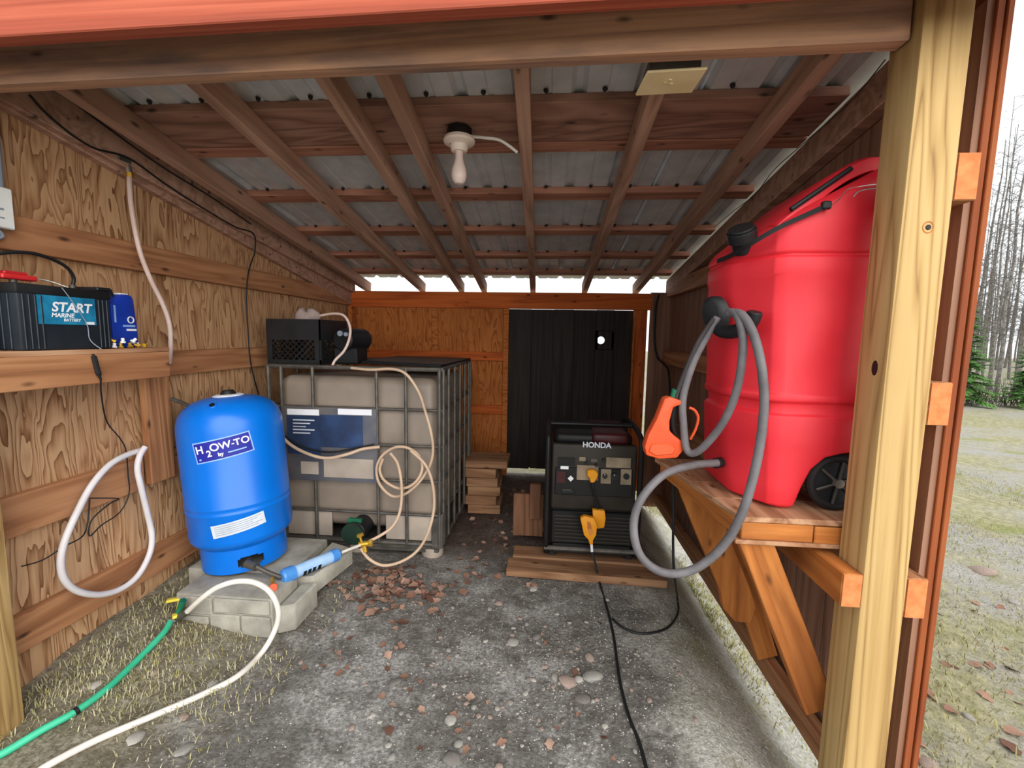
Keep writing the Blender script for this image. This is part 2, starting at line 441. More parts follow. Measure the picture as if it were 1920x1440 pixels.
# ================================================================== LEFT WALL
XL = -1.95
def ybox(mb, x0, x1, y0, y1, zb0, zb1, zt0, zt1):
    """slab between y0 and y1 with sloping lower/upper edges"""
    return mb.prism([(x0, y0, zb0), (x0, y1, zb1), (x0, y1, zt1), (x0, y0, zt0)], (x1-x0, 0, 0))
def zr(y): return 2.215-.139*(y-1.5)      # underside of the rafters
wl = sempty('wall_left', (XL, 1.2, 0), 'left wall of weathered plywood on horizontal girts')
for (a, b) in ((1.15, 2.372), (2.376, 3.594), (3.598, 4.25)):
    o = ybox(MB(), XL-.016, XL, a, b, .05, .05, zr(a)+.09, zr(b)+.09).build('plywood_sheet', PLY, wl)
k = XL+.04
def lz(z175): return 1.4+(z175-1.4)*1.91/1.75
board('girt', (XL+.02, 1.335, 1.737), (XL+.02, 4.2, 1.737), .125, .038, GIRT, wl)
board('girt', (XL+.02, 1.9, 1.235), (XL+.02, 4.2, 1.235), .125, .038, GIRT, wl)
board('girt', (XL+.02, 1.335, .72), (XL+.02, 1.905, .72), .15, .038, GIRT, wl)
board('girt', (XL+.02, 2.06, .72), (XL+.02, 4.2, .72), .15, .038, GIRT, wl)
board('stud', (XL+.045, 1.985, .66), (XL+.045, 1.985, 1.19), .135, .036, GIRT, wl, wdir=(0, 1, 0))
board('bottom_plate', (XL+.02, 1.335, .275), (XL+.02, 4.2, .225), .14, .038, GIRT, wl)
ybox(MB(), XL, XL+.04, 1.2, 4.25, 2.165+.052, 1.665, zr(1.2)+.125, zr(4.25)+.125).build('sloping_plate', RAFT, wl, bevel=.003)
ybox(MB(), XL+.04, XL+.075, 1.2, 4.2, zr(1.2)-.05, zr(4.2)-.05, zr(1.2)+.088, zr(4.2)+.088).build('sloping_ledger', RAFT, wl, bevel=.003)
board('corner_stud', (XL+.06, 4.14, .05), (XL+.06, 4.14, 1.66), .09, .04, PLYB, wl, wdir=(0, 1, 0))

# ================================================================== BACK WALL, DOORWAY
YB = 4.2
wb = sempty('wall_back', (0, YB, 0), 'back wall of orange plywood under a long header board')
MB().box((XL, YB+.03, -.05), (-.385, YB+.046, 1.66)).build('plywood_sheet', PLYB, wb)
board('header', (XL, YB+.01, 1.735), (.925, YB+.01, 1.735), .15, .045, HEADW, wb)
board('girt', (XL+.1, YB+.015, 1.205), (-.43, YB+.015, 1.205), .085, .03, HEADW, wb)
board('girt', (XL+.1, YB+.015, .69), (-.43, YB+.015, .69), .085, .03, HEADW, wb)
board('stud', (-.41, YB+.01, -.02), (-.41, YB+.01, 1.66), .05, .04, PLYB, wb, wdir=(1, 0, 0))
board('stud', (-1.1, YB+.021, .05), (-1.1, YB+.021, 1.66), .06, .018, PLYB, wb, wdir=(1, 0, 0))
board('stud', (.84, YB+.01, -.05), (.84, YB+.01, 1.66), .1, .05, HEADW, wb, wdir=(1, 0, 0))
MB().box((.915, YB-.005, -.2), (1.135, YB+.012, 1.82)).build('corner_siding', SIDE, wb)
MB().box((.775, YB+.04, -.05), (.889, YB+.055, 1.8)).build('jamb_board', PLYB, wb)
# door of dark planks, one with a round hole
dr = sempty('door_1', (.2, YB+.06, .1), 'dark door of blackened vertical planks with a round hole')
edges = [-.43, -.165, .03, .235, .43, .61, .79]
for i in range(6):
    a, b = edges[i]+.006, edges[i+1]-.006
    y0 = YB+.05+(.018 if i % 2 else 0)
    if a < .452 < b:
        hc = V((.486, 0, 1.378)); R = .036; N = 24
        ring = [(hc.x+R*math.cos(2*math.pi*q/N), hc.z+R*math.sin(2*math.pi*q/N)) for q in range(N)]
        mb = MB(); z0, z1 = .105, 1.66
        def onrect(q):
            an = 2*math.pi*q/N; c, s = math.cos(an), math.sin(an); hx = (b-hc.x if c > 0 else hc.x-a); H = .09
            t = min(hx/abs(c) if abs(c) > 1e-6 else 9, H/abs(s) if abs(s) > 1e-6 else 9)
            return (hc.x+c*t, hc.z+s*t)
        out = [onrect(q) for q in range(N)]
        for q in range(N):
            q2 = (q+1) % N
            mb.prism([(ring[q][0], y0, ring[q][1]), (out[q][0], y0, out[q][1]), (out[q2][0], y0, out[q2][1]), (ring[q2][0], y0, ring[q2][1])], (0, .022, 0))
        mb.box((a, y0, z0), (b, y0+.022, hc.z-.085)); mb.box((a, y0, hc.z+.085), (b, y0+.022, z1))
        mb.box((a, y0, hc.z-.09), (a+.02, y0+.022, hc.z+.09)); mb.box((b-.02, y0, hc.z-.09), (b, y0+.022, hc.z+.09))
        mb.build('plank', BLACKV, dr, smooth=0)
    else:
        board('plank', ((a+b)/2, y0+.011, .105), ((a+b)/2, y0+.011, 1.66), b-a, .022, BLACKW, dr, wdir=(1, 0, 0))
for i in range(5): board('batten', (edges[i+1], YB+.085, .11), (edges[i+1], YB+.085, 1.66), .03, .012, BLACKW, dr, wdir=(1, 0, 0))

# ================================================================== RIGHT WALL
XR = 1.105
wr = sempty('wall_right', (XR, 1.33, -.18), 'right wall of brown siding boards raised above the ground')
y = 1.335; i = 0
while y < 4.15:
    y1 = min(y+.2, 4.19)
    ybox(MB(), XR, XR+.018, y+.003, y1-.003, -.17, -.17, zr(y)+.05, zr(y1)+.05).build('siding_board', SIDE, wr)
    MB().box((XR+.018, y1-.025, -.17), (XR+.034, y1+.02, zr(y1)+.04)).build('batten', SIDEO, wr)
    y = y1; i += 1
ybox(MB(), XR+.018, XR+.038, 1.33, 1.42, -.2, -.2, 2.4, 2.4).build('corner_board', SIDEO, wr, bevel=.002)
ybox(MB(), XR+.040, XR+.056, 1.325, 1.35, -.2, -.2, 2.4, 2.4).build('edge_trim', SIDEO, wr, bevel=.002)
for z in (1.835, 1.235, .667):
    g = board('girt', (XR-.031, 1.30, z), (XR-.031, 4.15, z), .12, .056, GIRT, wr, bev=.002)
    MB().box((XR-.057, 1.2970, z-.058), (XR-.005, 1.2995, z+.058)).build('cut_end', ENDG, wr)
board('bottom_plate', (XR-.05, 1.42, -.10), (XR-.05, 4.15, -.10), .09, .05, GIRT, wr)
ybox(MB(), XR-.06, XR-.004, 1.4, 4.2, zr(1.4)-.035, zr(4.2)-.035, zr(1.4)+.088, zr(4.2)+.088).build('sloping_plate', RAFT, wr, bevel=.003)

# ================================================================== ROOF
ce = sempty('ceiling', (-.4, 1.1, 2.3), 'lean-to roof of metal sheets on purlins and rafters')
RX = [(-1.703, -1.803), (-1.208, -1.252), (-.758, -.86), (-.556, -.637), (-.109, -.165), (.335, .323), (.80, .80)]
for a, b in RX:
    a += .0; y0, y1 = 1.353, 4.36
    xa = a+(a-b)*(1.5-y0)/2.7*-1*-1; xb = b-(a-b)*(y1-4.2)/2.7
    board('rafter', (xa, y0, zr(y0)+.045), (xb, y1, zr(y1)+.045), .09, .05, RAFT, ce)
tn = V((0, .139, 1)).normalized(); td = V((0, 1, -.139)).normalized()
def rp(x, y, h): return V((x, y, zr(y)))+V((0, 0, h))
for (yc, w, m, nm) in ((1.885, .25, PLANK, 'roof_plank'), (2.53, .09, PURL, 'purlin'), (3.055, .09, PURL, 'purlin'), (3.56, .09, PURL, 'purlin'), (4.02, .09, PURL, 'purlin')):
    board(nm, rp(-1.905, yc, .109), rp(1.04, yc, .109), w, .036, m, ce, wdir=td)
board('purlin', rp(-1.905, 1.2, .109), rp(1.04, 1.2, .109), .09, .036, PURL, ce, wdir=td)
board('purlin', rp(-1.905, 2.055, .109), rp(1.04, 2.055, .109), .075, .040, PURL, ce, wdir=td)
# ribbed metal sheets, five side by side
def sheet(x0, x1, y0, y1):
    prof = []; x = x0; h = .128; pitch = .2235; n = round((x1-x0)/pitch); p = (x1-x0)/n
    for i in range(n):
        a = x0+i*p
        prof += [(a, h+.02), (a+.012, h+.02), (a+.03, h), (a+p*.45, h), (a+p*.47, h+.004), (a+p*.55, h+.004), (a+p*.57, h), (a+p-.03, h), (a+p-.012, h+.02)]
    prof.append((x1, h+.02))
    mb = MB(); n = len(prof)
    vs = [rp(x, y0, q) for x, q in prof]+[rp(x, y1, q) for x, q in prof]
    mb.add(vs, [(i, i+1, n+i+1, n+i) for i in range(n-1)])
    return mb.build('roof_sheet', SHEET, ce, smooth=20, solid=.0012)
xs = [-2.15, -1.48, -.81, -.14, .53, 1.2]
for i in range(5): sheet(xs[i], xs[i+1]+.01, 1.02, 4.30)
# screw points showing under the ribs
scr = MB().lathe([(0.0001, -.012), (.009, -.004), (.010, .004)], 6).build('screw', RUST, ce, local=True); first = True
for yc in (1.74, 2.47, 2.995, 3.5, 3.97):
    x = -1.6
    while x < 1.0:
        o = scr if first else scr.copy()
        if not first: COL.objects.link(o); o.parent = ce
        first = False
        o.location = rp(x+random.uniform(-.01, .01), yc-.004, .118)-ce.location; x += .2235
# front beam and fascia
tr = board('trim_1', (-2.35, 1.325, 2.248), (.90, 1.325, 2.293), .24, .05, BEAM, None, bev=.004)
struct(tr, 'stained header beam carrying the rafter ends across the open front')
tr2 = board('trim_2', (-2.4, 1.128, 2.226), (1.3, 1.128, 2.285), .2, .042, REDW, None, bev=.003)
struct(tr2, 'red stained fascia board along the front eave')

# ================================================================== POSTS
def post(loc, w, d, h, label, z0):
    o = MB().box((-w/2, -d/2, 0), (w/2, d/2, h)).build('wooden_post', POST, None, bevel=.005, bseg=2)
    o.location = (loc[0], loc[1], z0); tag(o, label, 'post', 'square posts at the open front'); return o
rpost = post((.966, 1.328), .118, .112, 2.62, 'square treated pine post with a ringed knot beside the red fuel tank', -.3)
lpost = post((-1.851, 1.2125), .116, .115, 2.08, 'square yellow pine post beside the green garden hose', 0)
kn = MB().lathe([(.0001, .002), (.006, .0025), (.007, 0)], 16)
kn2 = MB().tube(cr([(.013*math.cos(a), .014*math.sin(a), .0) for a in [q*math.pi/4 for q in range(8)]], 3, True), .0016, 6, True)
for b_, nm in ((kn, 'knot'), (kn2, 'knot_ring')):
    for q in b_.v: q.xyz = V((q.x, -.0565-q.z*.4, q.y))
    p = atY(1741, 426, 1.271); o = b_.build(nm, RUST if nm == 'knot' else ORW, rpost, local=True); o.location = (p.x-.966, 0, p.z+.3)
p = atX(1640, 690, .907)
kn3 = MB().lathe([(.0001, .003), (.008, .002), (.012, 0)], 12)
for q in kn3.v: q.xyz = V((-.059-q.z*.3, q.x, q.y*1.8))
o = kn3.build('knot', RUST, rpost, local=True); o.location = (0, p.y-1.328, p.z+.3)

# ================================================================== SHELF ON THE RIGHT WALL
ws = thing('bracket_shelf', (.8, 1.4, .77), 'orange stained bracket shelf carrying the red fuel tank', 'shelf')
sl = lambda yy: .615-.17*(yy-1.4)
edges = [1.392, 1.56, 1.73, 1.90, 2.06]
for i in range(4):
    a, b = edges[i]+.002, edges[i+1]-.002
    MB().prism([(sl(a), a, .832), (1.035, a, .832), (1.035, b, .832), (sl(b), b, .832)], (0, 0, .018)).build('deck_board', DECKW, ws, bevel=.002)
board('front_rail', (.618, 1.412, .803), (.835, 1.412, .803), .055, .036, ORW, ws)
board('front_rail', (.839, 1.412, .800), (1.03, 1.412, .800), .055, .036, ORW, ws)
board('front_ledge', (.60, 1.413, .768), (1.03, 1.413, .768), .014, .05, DECKW, ws)
board('side_rail', (.628, 1.435, .803), (.545, 2.05, .803), .055, .036, ORW, ws)
board('back_rail', (.56, 2.04, .803), (1.03, 2.04, .803), .055, .036, ORW, ws)
board('brace', (.665, 1.435, .785), (.925, 1.435, .19), .10, .04, ORW, ws, wdir=(1, 0, .3))
board('brace', (.80, 2.0, .62), (1.04, 2.0, -.05), .09, .04, ORW, ws, wdir=(1, 0, .3))
MB().prism([atY(x, y, 1.88) for x, y in ((1270, 908), (1300, 985), (1335, 1070), (1352, 1110), (1357, 1142), (1378, 1166), (1408, 1170), (1420, 1140), (1402, 1090), (1378, 1030), (1335, 912))], (0, .04, 0)).build('gusset_board', ORV, ws, bevel=.004)
# cleat alongside the post
cl = thing('cleat_block', (.877, 1.5, .645), 'short orange lumber block bolted to the side of the pine post', 'block')
board('block', (.877, 1.27, .696), (.877, 1.80, .696), .098, .054, ORW, cl)
MB().box((.852, 1.2675, .648), (.902, 1.2695, .744)).build('cut_end', ENDG, cl)

# ================================================================== FUEL CADDY
fc = thing('fuel_caddy', (.8, 1.72, .85), 'tall red plastic wheeled fuel caddy standing on the bracket shelf', 'fuel tank')
def plan(xl, xr, y0, y1, ch, z, inset=0):
    xl += inset; y0 += inset; y1 -= inset; xr -= inset*.3
    pts = [(xl, y0+ch*1.15), (xl+ch*.12, y0+ch*.9), (xl+ch*.62, y0+ch*.12), (xl+ch*.85, y0), (xr-.02, y0), (xr, y0+.03), (xr, y1-.03), (xr-.02, y1), (xl+ch*.85, y1), (xl+ch*.62, y1-ch*.12), (xl+ch*.12, y1-ch*.9), (xl, y1-ch*1.15)]
    return [(a, b, z(a) if callable(z) else z) for a, b in pts]
Y0, Y1 = 1.465, 1.98
rings = []
def R(z, xl, xr, ins=0, ch=.15): rings.append(plan(xl, xr, Y0, Y1, ch, z, ins))
R(.851, .668, .82, .02, .11); R(.865, .655, .825, .0, .12); R(.93, .640, .845, 0, .14); R(.99, .632, .87, 0, .15); R(1.03, .63, .91, 0, .15); R(1.045, .63, .96, 0, .15); R(1.055, .628, 1.02, 0, .15)
R(1.16, .622, 1.03, 0); R(1.168, .624, 1.03, .010); R(1.20, .622, 1.03, .010); R(1.208, .62, 1.03, 0); R(1.225, .62, 1.03, .0); R(1.235, .62, 1.03, .004)
R(1.50, .608, 1.03, .004); R(1.60, .606, 1.03, .004); R(1.612, .606, 1.03, .0); R(1.66, .606, 1.03, 0); R(1.668, .606, 1.03, .008); R(1.676, .606, 1.03, 0)
zt = lambda x: 1.70+.55*(x-.6)
R(lambda x: zt(x)-.012, .606, 1.03, 0); R(lambda x: zt(x)+.006, .61, 1.03, .012); R(lambda x: zt(x)+.016, .62, 1.02, .03)
MB().loft(rings).build('tank_body', REDP, fc, bevel=.006, bseg=2, smooth=50)
hp = cr([(.70, 0, 1.74), (.80, 0, 1.835), (.88, 0, 1.90), (.945, 0, 1.935), (.99, 0, 1.94), (1.02, 0, 1.91), (1.02, 0, 1.84)], 5)
MB().loft([[(p.x+dx*r, Y0+.03+yy, p.z+dz*r) for dx, dz, yy in ((0, -.02, 0), (0, .018, 0), (0, .03, .03), (0, .03, .42), (0, .018, .455), (0, -.02, .455))] for p, r in [(q, 1.0) for q in hp]]).build('carry_handle', REDP, fc, bevel=.004, bseg=2, smooth=50)
MB().tube([(.735, Y0+.022, 1.805), (.90, Y0+.022, 1.925)], .008, 8).build('handle_slot', BLACKP, fc)
for yy in (1.487, 1.955):
    c = V((.945, yy, .945)); wm = MB()
    t = thing.__name__
    wh = MB().tube(cr([(c.x+.080*math.cos(a), c.y, c.z+.080*math.sin(a)) for a in [q*math.pi/6 for q in range(12)]], 3, True), .0145, 10, True).build('wheel', RUBBER, fc)
    wheel_off = V((0, 0, 0))
    MB().cyl((c.x, c.y-.006, c.z), (c.x, c.y+.006, c.z), .074, seg=24).build('hub_disc', BLACKP, wh).location = -fc.location
    MB().cyl((c.x, c.y-.02, c.z), (c.x, c.y+.01, c.z), .015, seg=16).build('axle_cap', CHROME, wh).location = -fc.location
    for q in range(6):
        a = q*math.pi/3+.35
        MB().tube([(c.x+.014*math.cos(a), c.y-.011, c.z+.014*math.sin(a)), (c.x+.07*math.cos(a), c.y-.011, c.z+.07*math.sin(a))], .0045, 6).build('spoke', STEEL, wh).location = -fc.location
# filler cap, on the sloping shoulder
cc = V((.640, 1.585, 1.715)); nrm = V((-.35, -.45, .8)).normalized()
mb = MB()
for a, b, r in ((-.02, .02, .034), (.02, .055, .045), (.055, .064, .040)): mb.cyl(cc+nrm*a, cc+nrm*b, r, seg=22)
mb.build('filler_cap', BLACKP, fc, bevel=.002)
# hose hanger: two-lobed black hook on the front face
hb = MB()
hc0 = V((.592, 1.615, 1.49))
hb.loft([[hc0+V((-.012*q, 0, 0))+V((-.55, .83, 0))*(.04*math.cos(a)*(1-.12*(q == 3)))+V((-.15, 0, 1))*(.062*math.sin(a)*(1-.12*(q == 3))) for a in [k*math.pi/8 for k in range(16)]] for q in range(4)])
hb.tube(cr([(.575, 1.60, 1.45), (.585, 1.565, 1.43), (.61, 1.52, 1.43), (.635, 1.478, 1.455), (.640, 1.462, 1.49)], 4), .024, 10)
c = atY(1345, 868, 1.62); hb2 = MB().cyl(c+V((.03, .02, 0)), c+V((-.012, -.008, 0)), .019, seg=12).build('hose_fitting', BLACKP, fc)
hb.build('hose_hanger', BLACKP, fc, bevel=.003)
h0 = atY(1372, 590, 1.47)
# long grey loop, short loop and lead to the nozzle
P = lambda *a: [atY(*q) for q in a]
hose('fuel_hose', P((1345, 868, 1.60), (1300, 872, 1.56), (1245, 890, 1.5), (1203, 935, 1.45), (1188, 985, 1.42), (1200, 1040, 1.40), (1240, 1072, 1.39), (1295, 1070, 1.38), (1350, 1030, 1.37), (1390, 965, 1.36), (1418, 870, 1.36), (1432, 770, 1.36), (1428, 690, 1.37), (1412, 625, 1.40), (1390, 590, 1.44), (1368, 588, 1.49)), .0135, GREYH, parent=fc, sub=10, seg=12)
hose('fuel_hose', P((1366, 585, 1.50), (1382, 592, 1.45), (1393, 640, 1.42), (1384, 720, 1.43), (1360, 785, 1.46), (1325, 832, 1.50), (1300, 850, 1.53), (1287, 840, 1.55), (1282, 800, 1.56), (1281, 745, 1.57), (1300, 680, 1.57), (1328, 625, 1.58), (1345, 595, 1.58)), .0125, GREYH, parent=fc, sub=10, seg=12)
hose('delivery_hose', P((1338, 598, 1.575), (1310, 640, 1.57), (1287, 690, 1.57), (1272, 730, 1.575), (1266, 752, 1.58)), .008, DARKH, parent=fc, sub=8)
# bungee strap with wire hook over the shoulder
bs = MB()
sp = cr([atY(1345, 490, 1.66), atY(1368, 480, 1.60), atY(1400, 462, 1.50), atY(1450, 432, 1.452), atY(1500, 408, 1.45), atY(1555, 384, 1.448)], 6)
bt = thing('bungee_strap', sp[-1], 'black rubber bungee strap stretched across the shoulder of the red tank', 'strap')
MB().loft([[p+V((0, -.003, -.008)), p+V((0, -.003, .008)), p+V((0, .003, .008)), p+V((0, .003, -.008))] for p in sp]).build('strap', RUBBER, bt)
e = sp[-1]; MB().box((e.x-.022, e.y-.008, e.z-.013), (e.x+.004, e.y+.008, e.z+.010)).build('strap_end', BLACKP, bt, bevel=.003)
MB().tube(cr([atY(1560, 384, 1.448), atY(1575, 372, 1.445), atY(1590, 355, 1.44), atY(1612, 350, 1.42), atY(1640, 346, 1.40), atY(1668, 344, 1.38)], 5), .0016, 6).build('wire_hook', CHROME, bt)
MB().tube(cr([atY(1600, 369, 1.435), atY(1612, 358, 1.425), atY(1640, 353, 1.41), atY(1670, 355, 1.385)], 5), .0022, 6).build('wire_hook', CHROME, bt)
# orange nozzle
no = thing('fuel_nozzle', atY(1245, 860, 1.585), 'orange fuel nozzle with a trigger guard hanging beside the red tank', 'nozzle')
pl = [(1246, 748), (1256, 744), (1268, 748), (1280, 752), (1280, 758), (1263, 764), (1256, 790), (1256, 808), (1266, 818), (1283, 830), (1281, 846), (1270, 859), (1236, 861), (1212, 854), (1209, 838), (1216, 815), (1232, 785)]
MB().prism([atY(x, y, 1.56) for x, y in pl], (0, .05, 0)).build('nozzle_body', ORP, no, bevel=.006, bseg=2)
MB().prism([atY(x, y, 1.556) for x, y in ((1222, 832), (1255, 832), (1268, 840), (1262, 852), (1230, 855), (1216, 847))], (0, .008, 0)).build('raised_panel', ORP, no, bevel=.003)
MB().tube(cr(P((1292, 764, 1.585), (1303, 770, 1.585), (1309, 784, 1.585), (1304, 805, 1.585), (1294, 824, 1.585)), 4), .005, 8).build('trigger_guard', ORP, no)
MB().tube(cr(P((1266, 756, 1.585), (1262, 790, 1.59), (1268, 815, 1.59)), 4), .011, 8).build('trigger', BLACKP, no)
MB().tube(P((1262, 746, 1.585), (1266, 730, 1.58)), .011, 10).build('swivel', GREENF, no)

# wires along the right wall
hose('thin_wire', [atX(1660, 112, 1.035), atX(1600, 185, 1.035), atX(1545, 235, 1.035), atX(1500, 275, 1.035), atX(1450, 320, 1.035), atX(1415, 365, 1.035), atX(1370, 400, 1.035), atX(1330, 435, 1.035)], .0022, STEEL, 'thin pale wire stapled along the sloping plate above the red tank', 'wire', sub=5, seg=6)
hose('black_cable', P((1236, 552, 4.175), (1229, 580, 4.175), (1227, 640, 4.175), (1233, 670, 4.17))+[atX(1246, 684, 1.033), atX(1254, 700, 1.033), atX(1257, 760, 1.033), atX(1259, 900, 1.033)], .009, BLACKP, 'black cable dropping down the corner beside the door jamb', 'cable', sub=5, seg=8)

# ================================================================== GENERATOR
gy0, gz0 = 2.585, .062
gen = thing('generator', (.29, gy0+.3, gz0), 'dark portable generator with a control panel standing on planks', 'generator')
gxl, gxr = .0, .565
mb = MB().box((gxl+.03, gy0+.02, gz0+.09), (gxr-.03, gy0+.62, gz0+.70)); mb.build('body', GEND, gen, bevel=.025, bseg=3)
MB().box((gxl+.035, gy0-.012, gz0+.315), (gxr-.035, gy0+.03, gz0+.715)).build('front_cover', GENB, gen, bevel=.014, bseg=3)
MB().box((gxl+.04, gy0-.008, gz0+.10), (gxr-.04, gy0+.03, gz0+.30)).build('lower_grille', GEND, gen, bevel=.008)
for q in range(8):
    z = gz0+.118+q*.022
    MB().box((gxl+.06, gy0-.016, z), (gxr-.06, gy0-.006, z+.009)).build('louvre', GENB, gen)
for x in (gxl+.012, gxr-.012):
    MB().tube(cr([(x, gy0+.05, gz0+.03), (x, gy0, gz0+.07), (x, gy0-.005, gz0+.4), (x, gy0, gz0+.70), (x, gy0+.06, gz0+.765), (x, gy0+.3, gz0+.785), (x, gy0+.58, gz0+.765), (x, gy0+.63, gz0+.68), (x, gy0+.63, gz0+.07)], 6), .016, 10).build('frame_tube', GEND, gen)
MB().tube([(gxl, gy0-.002, gz0+.065), (gxr, gy0-.002, gz0+.065)], .015, 10).build('frame_rail', STEEL, gen)
MB().tube([(gxl, gy0+.25, gz0+.785), (gxr, gy0+.25, gz0+.785)], .014, 10).build('frame_rail', GEND, gen)
MB().box((gxl+.05, gy0+.05, gz0+.69), (gxr-.05, gy0+.55, gz0+.765)).build('top_cover', GEND, gen, bevel=.03, bseg=3)
MB().box((gxl+.27, gy0+.03, gz0+.70), (gxr-.075, gy0+.5, gz0+.775)).build('fuel_tank', GENR, gen, bevel=.025, bseg=3)
for x in (gxl+.05, gxr-.05):
    MB().cyl((x, gy0+.06, gz0), (x, gy0+.06, gz0+.06), .028, seg=12).build('rubber_foot', RUBBER, gen); MB().cyl((x, gy0+.55, gz0), (x, gy0+.55, gz0+.06), .028, seg=12).build('rubber_foot', RUBBER, gen)
MB().box((gxl+.05, gy0-.004, gz0+.035), (gxr-.05, gy0+.5, gz0+.095)).build('base_pan', GEND, gen, bevel=.006)
pn = MB().box((gxl+.055, gy0-.018, gz0+.405), (gxr-.055, gy0-.008, gz0+.575)).build('control_panel', GEND, gen, bevel=.004)
def panel(x0, y0, x1, y1, m, nm, d=.004, yy=gy0-.018):
    a, b = atY(x0, y1, yy), atY(x1, y0, yy)
    o = MB().box((a.x, yy-d, a.z), (b.x, yy, b.z)).build(nm, m, pn, local=False); o.location = -gen.location
    return o
panel(1081, 873, 1122, 899, GENP, 'instruction_plate'); panel(1136, 859, 1183, 876, GENP, 'rating_plate'); panel(1126, 880, 1146, 906, GENP, 'switch_plate'); panel(1163, 880, 1184, 908, GENP, 'outlet_plate')
panel(1044, 884, 1060, 905, GENR, 'warning_label'); panel(1051, 874, 1066, 879, WHITE, 'warning_strip'); panel(1046, 859, 1078, 872, GEND, 'meter_window', .008); panel(1086, 857, 1098, 864, GENP, 'small_plate'); panel(1108, 860, 1120, 866, STEEL, 'small_plate')
for x, y, r, m, nm in ((1134, 892, .014, BLACKP, 'socket'), (1152, 893, .022, BLACKP, 'socket'), (1174, 893, .017, BLACKP, 'socket'), (1100, 868, .010, BLACKP, 'switch'), (1118, 872, .009, BLACKP, 'switch'), (1132, 863, .010, BLACKP, 'switch')):
    c = atY(x, y, gy0-.022); MB().cyl(c, c+V((0, -.012, 0)), r, seg=14).build(nm, m, pn).location = -gen.location
for x, y in ((1134, 890), (1152, 891)):
    c = atY(x, y, gy0-.036); MB().cyl(c, c+V((0, -.003, 0)), .003, seg=8).build('indicator', WHITE, pn).location = -gen.location
c = atY(1070, 897, gy0-.02); d = .018
MB().prism([c+V((d, 0, 0)), c+V((0, 0, d)), c+V((-d, 0, 0)), c+V((0, 0, -d))], (0, -.004, 0)).build('warning_diamond', WHITE, pn).location = -gen.location
c = atY(1065, 921, gy0-.012); MB().box((c.x-.04, c.y-.012, c.z-.012), (c.x+.04, c.y+.002, c.z+.012)).build('cover_latch', BLACKP, gen, bevel=.004)
MB().box((c.x-.035, c.y-.014, c.z+.010), (c.x+.02, c.y-.006, c.z+.014)).build('latch_lip', STEEL, gen)
c = atY(1119, 835, gy0-.014)
text('lettering', 'HONDA', .044, c, (1, 0, .0), (0, 0, 1), PALEP, gen, bold=.0015, lift=.001)
# yellow plug in the outlet, lead with twin yellow plugs
pg = thing('power_plug', atY(1112, 900, gy0-.03), 'yellow angled plug pushed into the generator outlet', 'plug')
c = atY(1110, 888, gy0-.03)
MB().prism([c+V((x, 0, z)) for x, z in ((-.03, .028), (.012, .032), (.034, .012), (.03, -.012), (.012, -.045), (-.012, -.045), (-.014, -.02), (-.032, -.006))], (0, -.035, 0)).build('plug_body', YELP, pg, bevel=.005)
MB().tube(cr([c+V((0, -.018, -.04)), c+V((.01, -.03, -.08)), c+V((.03, -.035, -.16)), c+V((.04, -.035, -.25))], 5), .006, 8).build('cord', BLACKP, pg)
def yplug(pts, yy, label):
    t = thing('extension_plug', atY(pts[0][0], pts[0][1], yy), label, 'plug')
    MB().prism([atY(x, y, yy) for x, y in pts], (0, .035, 0)).build('plug_body', YELP, t, bevel=.005, bseg=2)
    return t
t = yplug([(1111, 956), (1134, 958), (1136, 972), (1133, 990), (1120, 992), (1112, 976)], 2.50, 'yellow square socket block hanging in front of the generator grille')
c = atY(1119, 935, 2.55); MB().tube([atY(1122, 958, 2.55), atY(1120, 935, 2.57)], .005, 8).build('cord', BLACKP, t)
t = yplug([(1088, 972), (1096, 968), (1114, 972), (1120, 986), (1118, 1004), (1112, 1014), (1112, 1022), (1106, 1022), (1103, 1012), (1095, 1004)], 2.455, 'yellow hooked extension plug hanging below the square socket block')
MB().prism([atY(x, y, 2.451) for x, y in ((1101, 978), (1107, 980), (1112, 1000), (1106, 1006), (1102, 992))], (0, .006, 0)).build('grip_recess', ORW, t)
MB().tube(P((1109, 1020, 2.507), (1110, 1034, 2.507)), .008, 8).build('white_collar', WHITE, t)
# cable from the plug running over the dirt to the front
g1 = [atY(1110, 1036, 2.505), atY(1117, 1060, 2.47), onG(1125, 1095, .006), onG(1138, 1140, .006), onG(1150, 1190, .006), onG(1157, 1240, .006), onG(1165, 1290, .006), onG(1180, 1345, .006), onG(1198, 1390, .006), onG(1212, 1440, .006), onG(1225, 1500, .006)]
hose('power_cable', g1, .0062, BLACKP, 'black extension cord running from the generator plug towards the open front', 'cord', sub=6, seg=8)
g2 = P((1262, 905, 1.95), (1263, 960, 1.95), (1262, 1020, 1.95), (1264, 1075, 1.95))+[onG(1270, 1120, .05), onG(1271, 1150, .008), onG(1250, 1178, .008), onG(1205, 1188, .008), onG(1170, 1178, .008), onG(1148, 1160, .008)]
hose('hanging_cord', g2, .0058, BLACKP, 'black cord hanging past the shelf and curling on the dirt', 'cord', sub=6, seg=8)
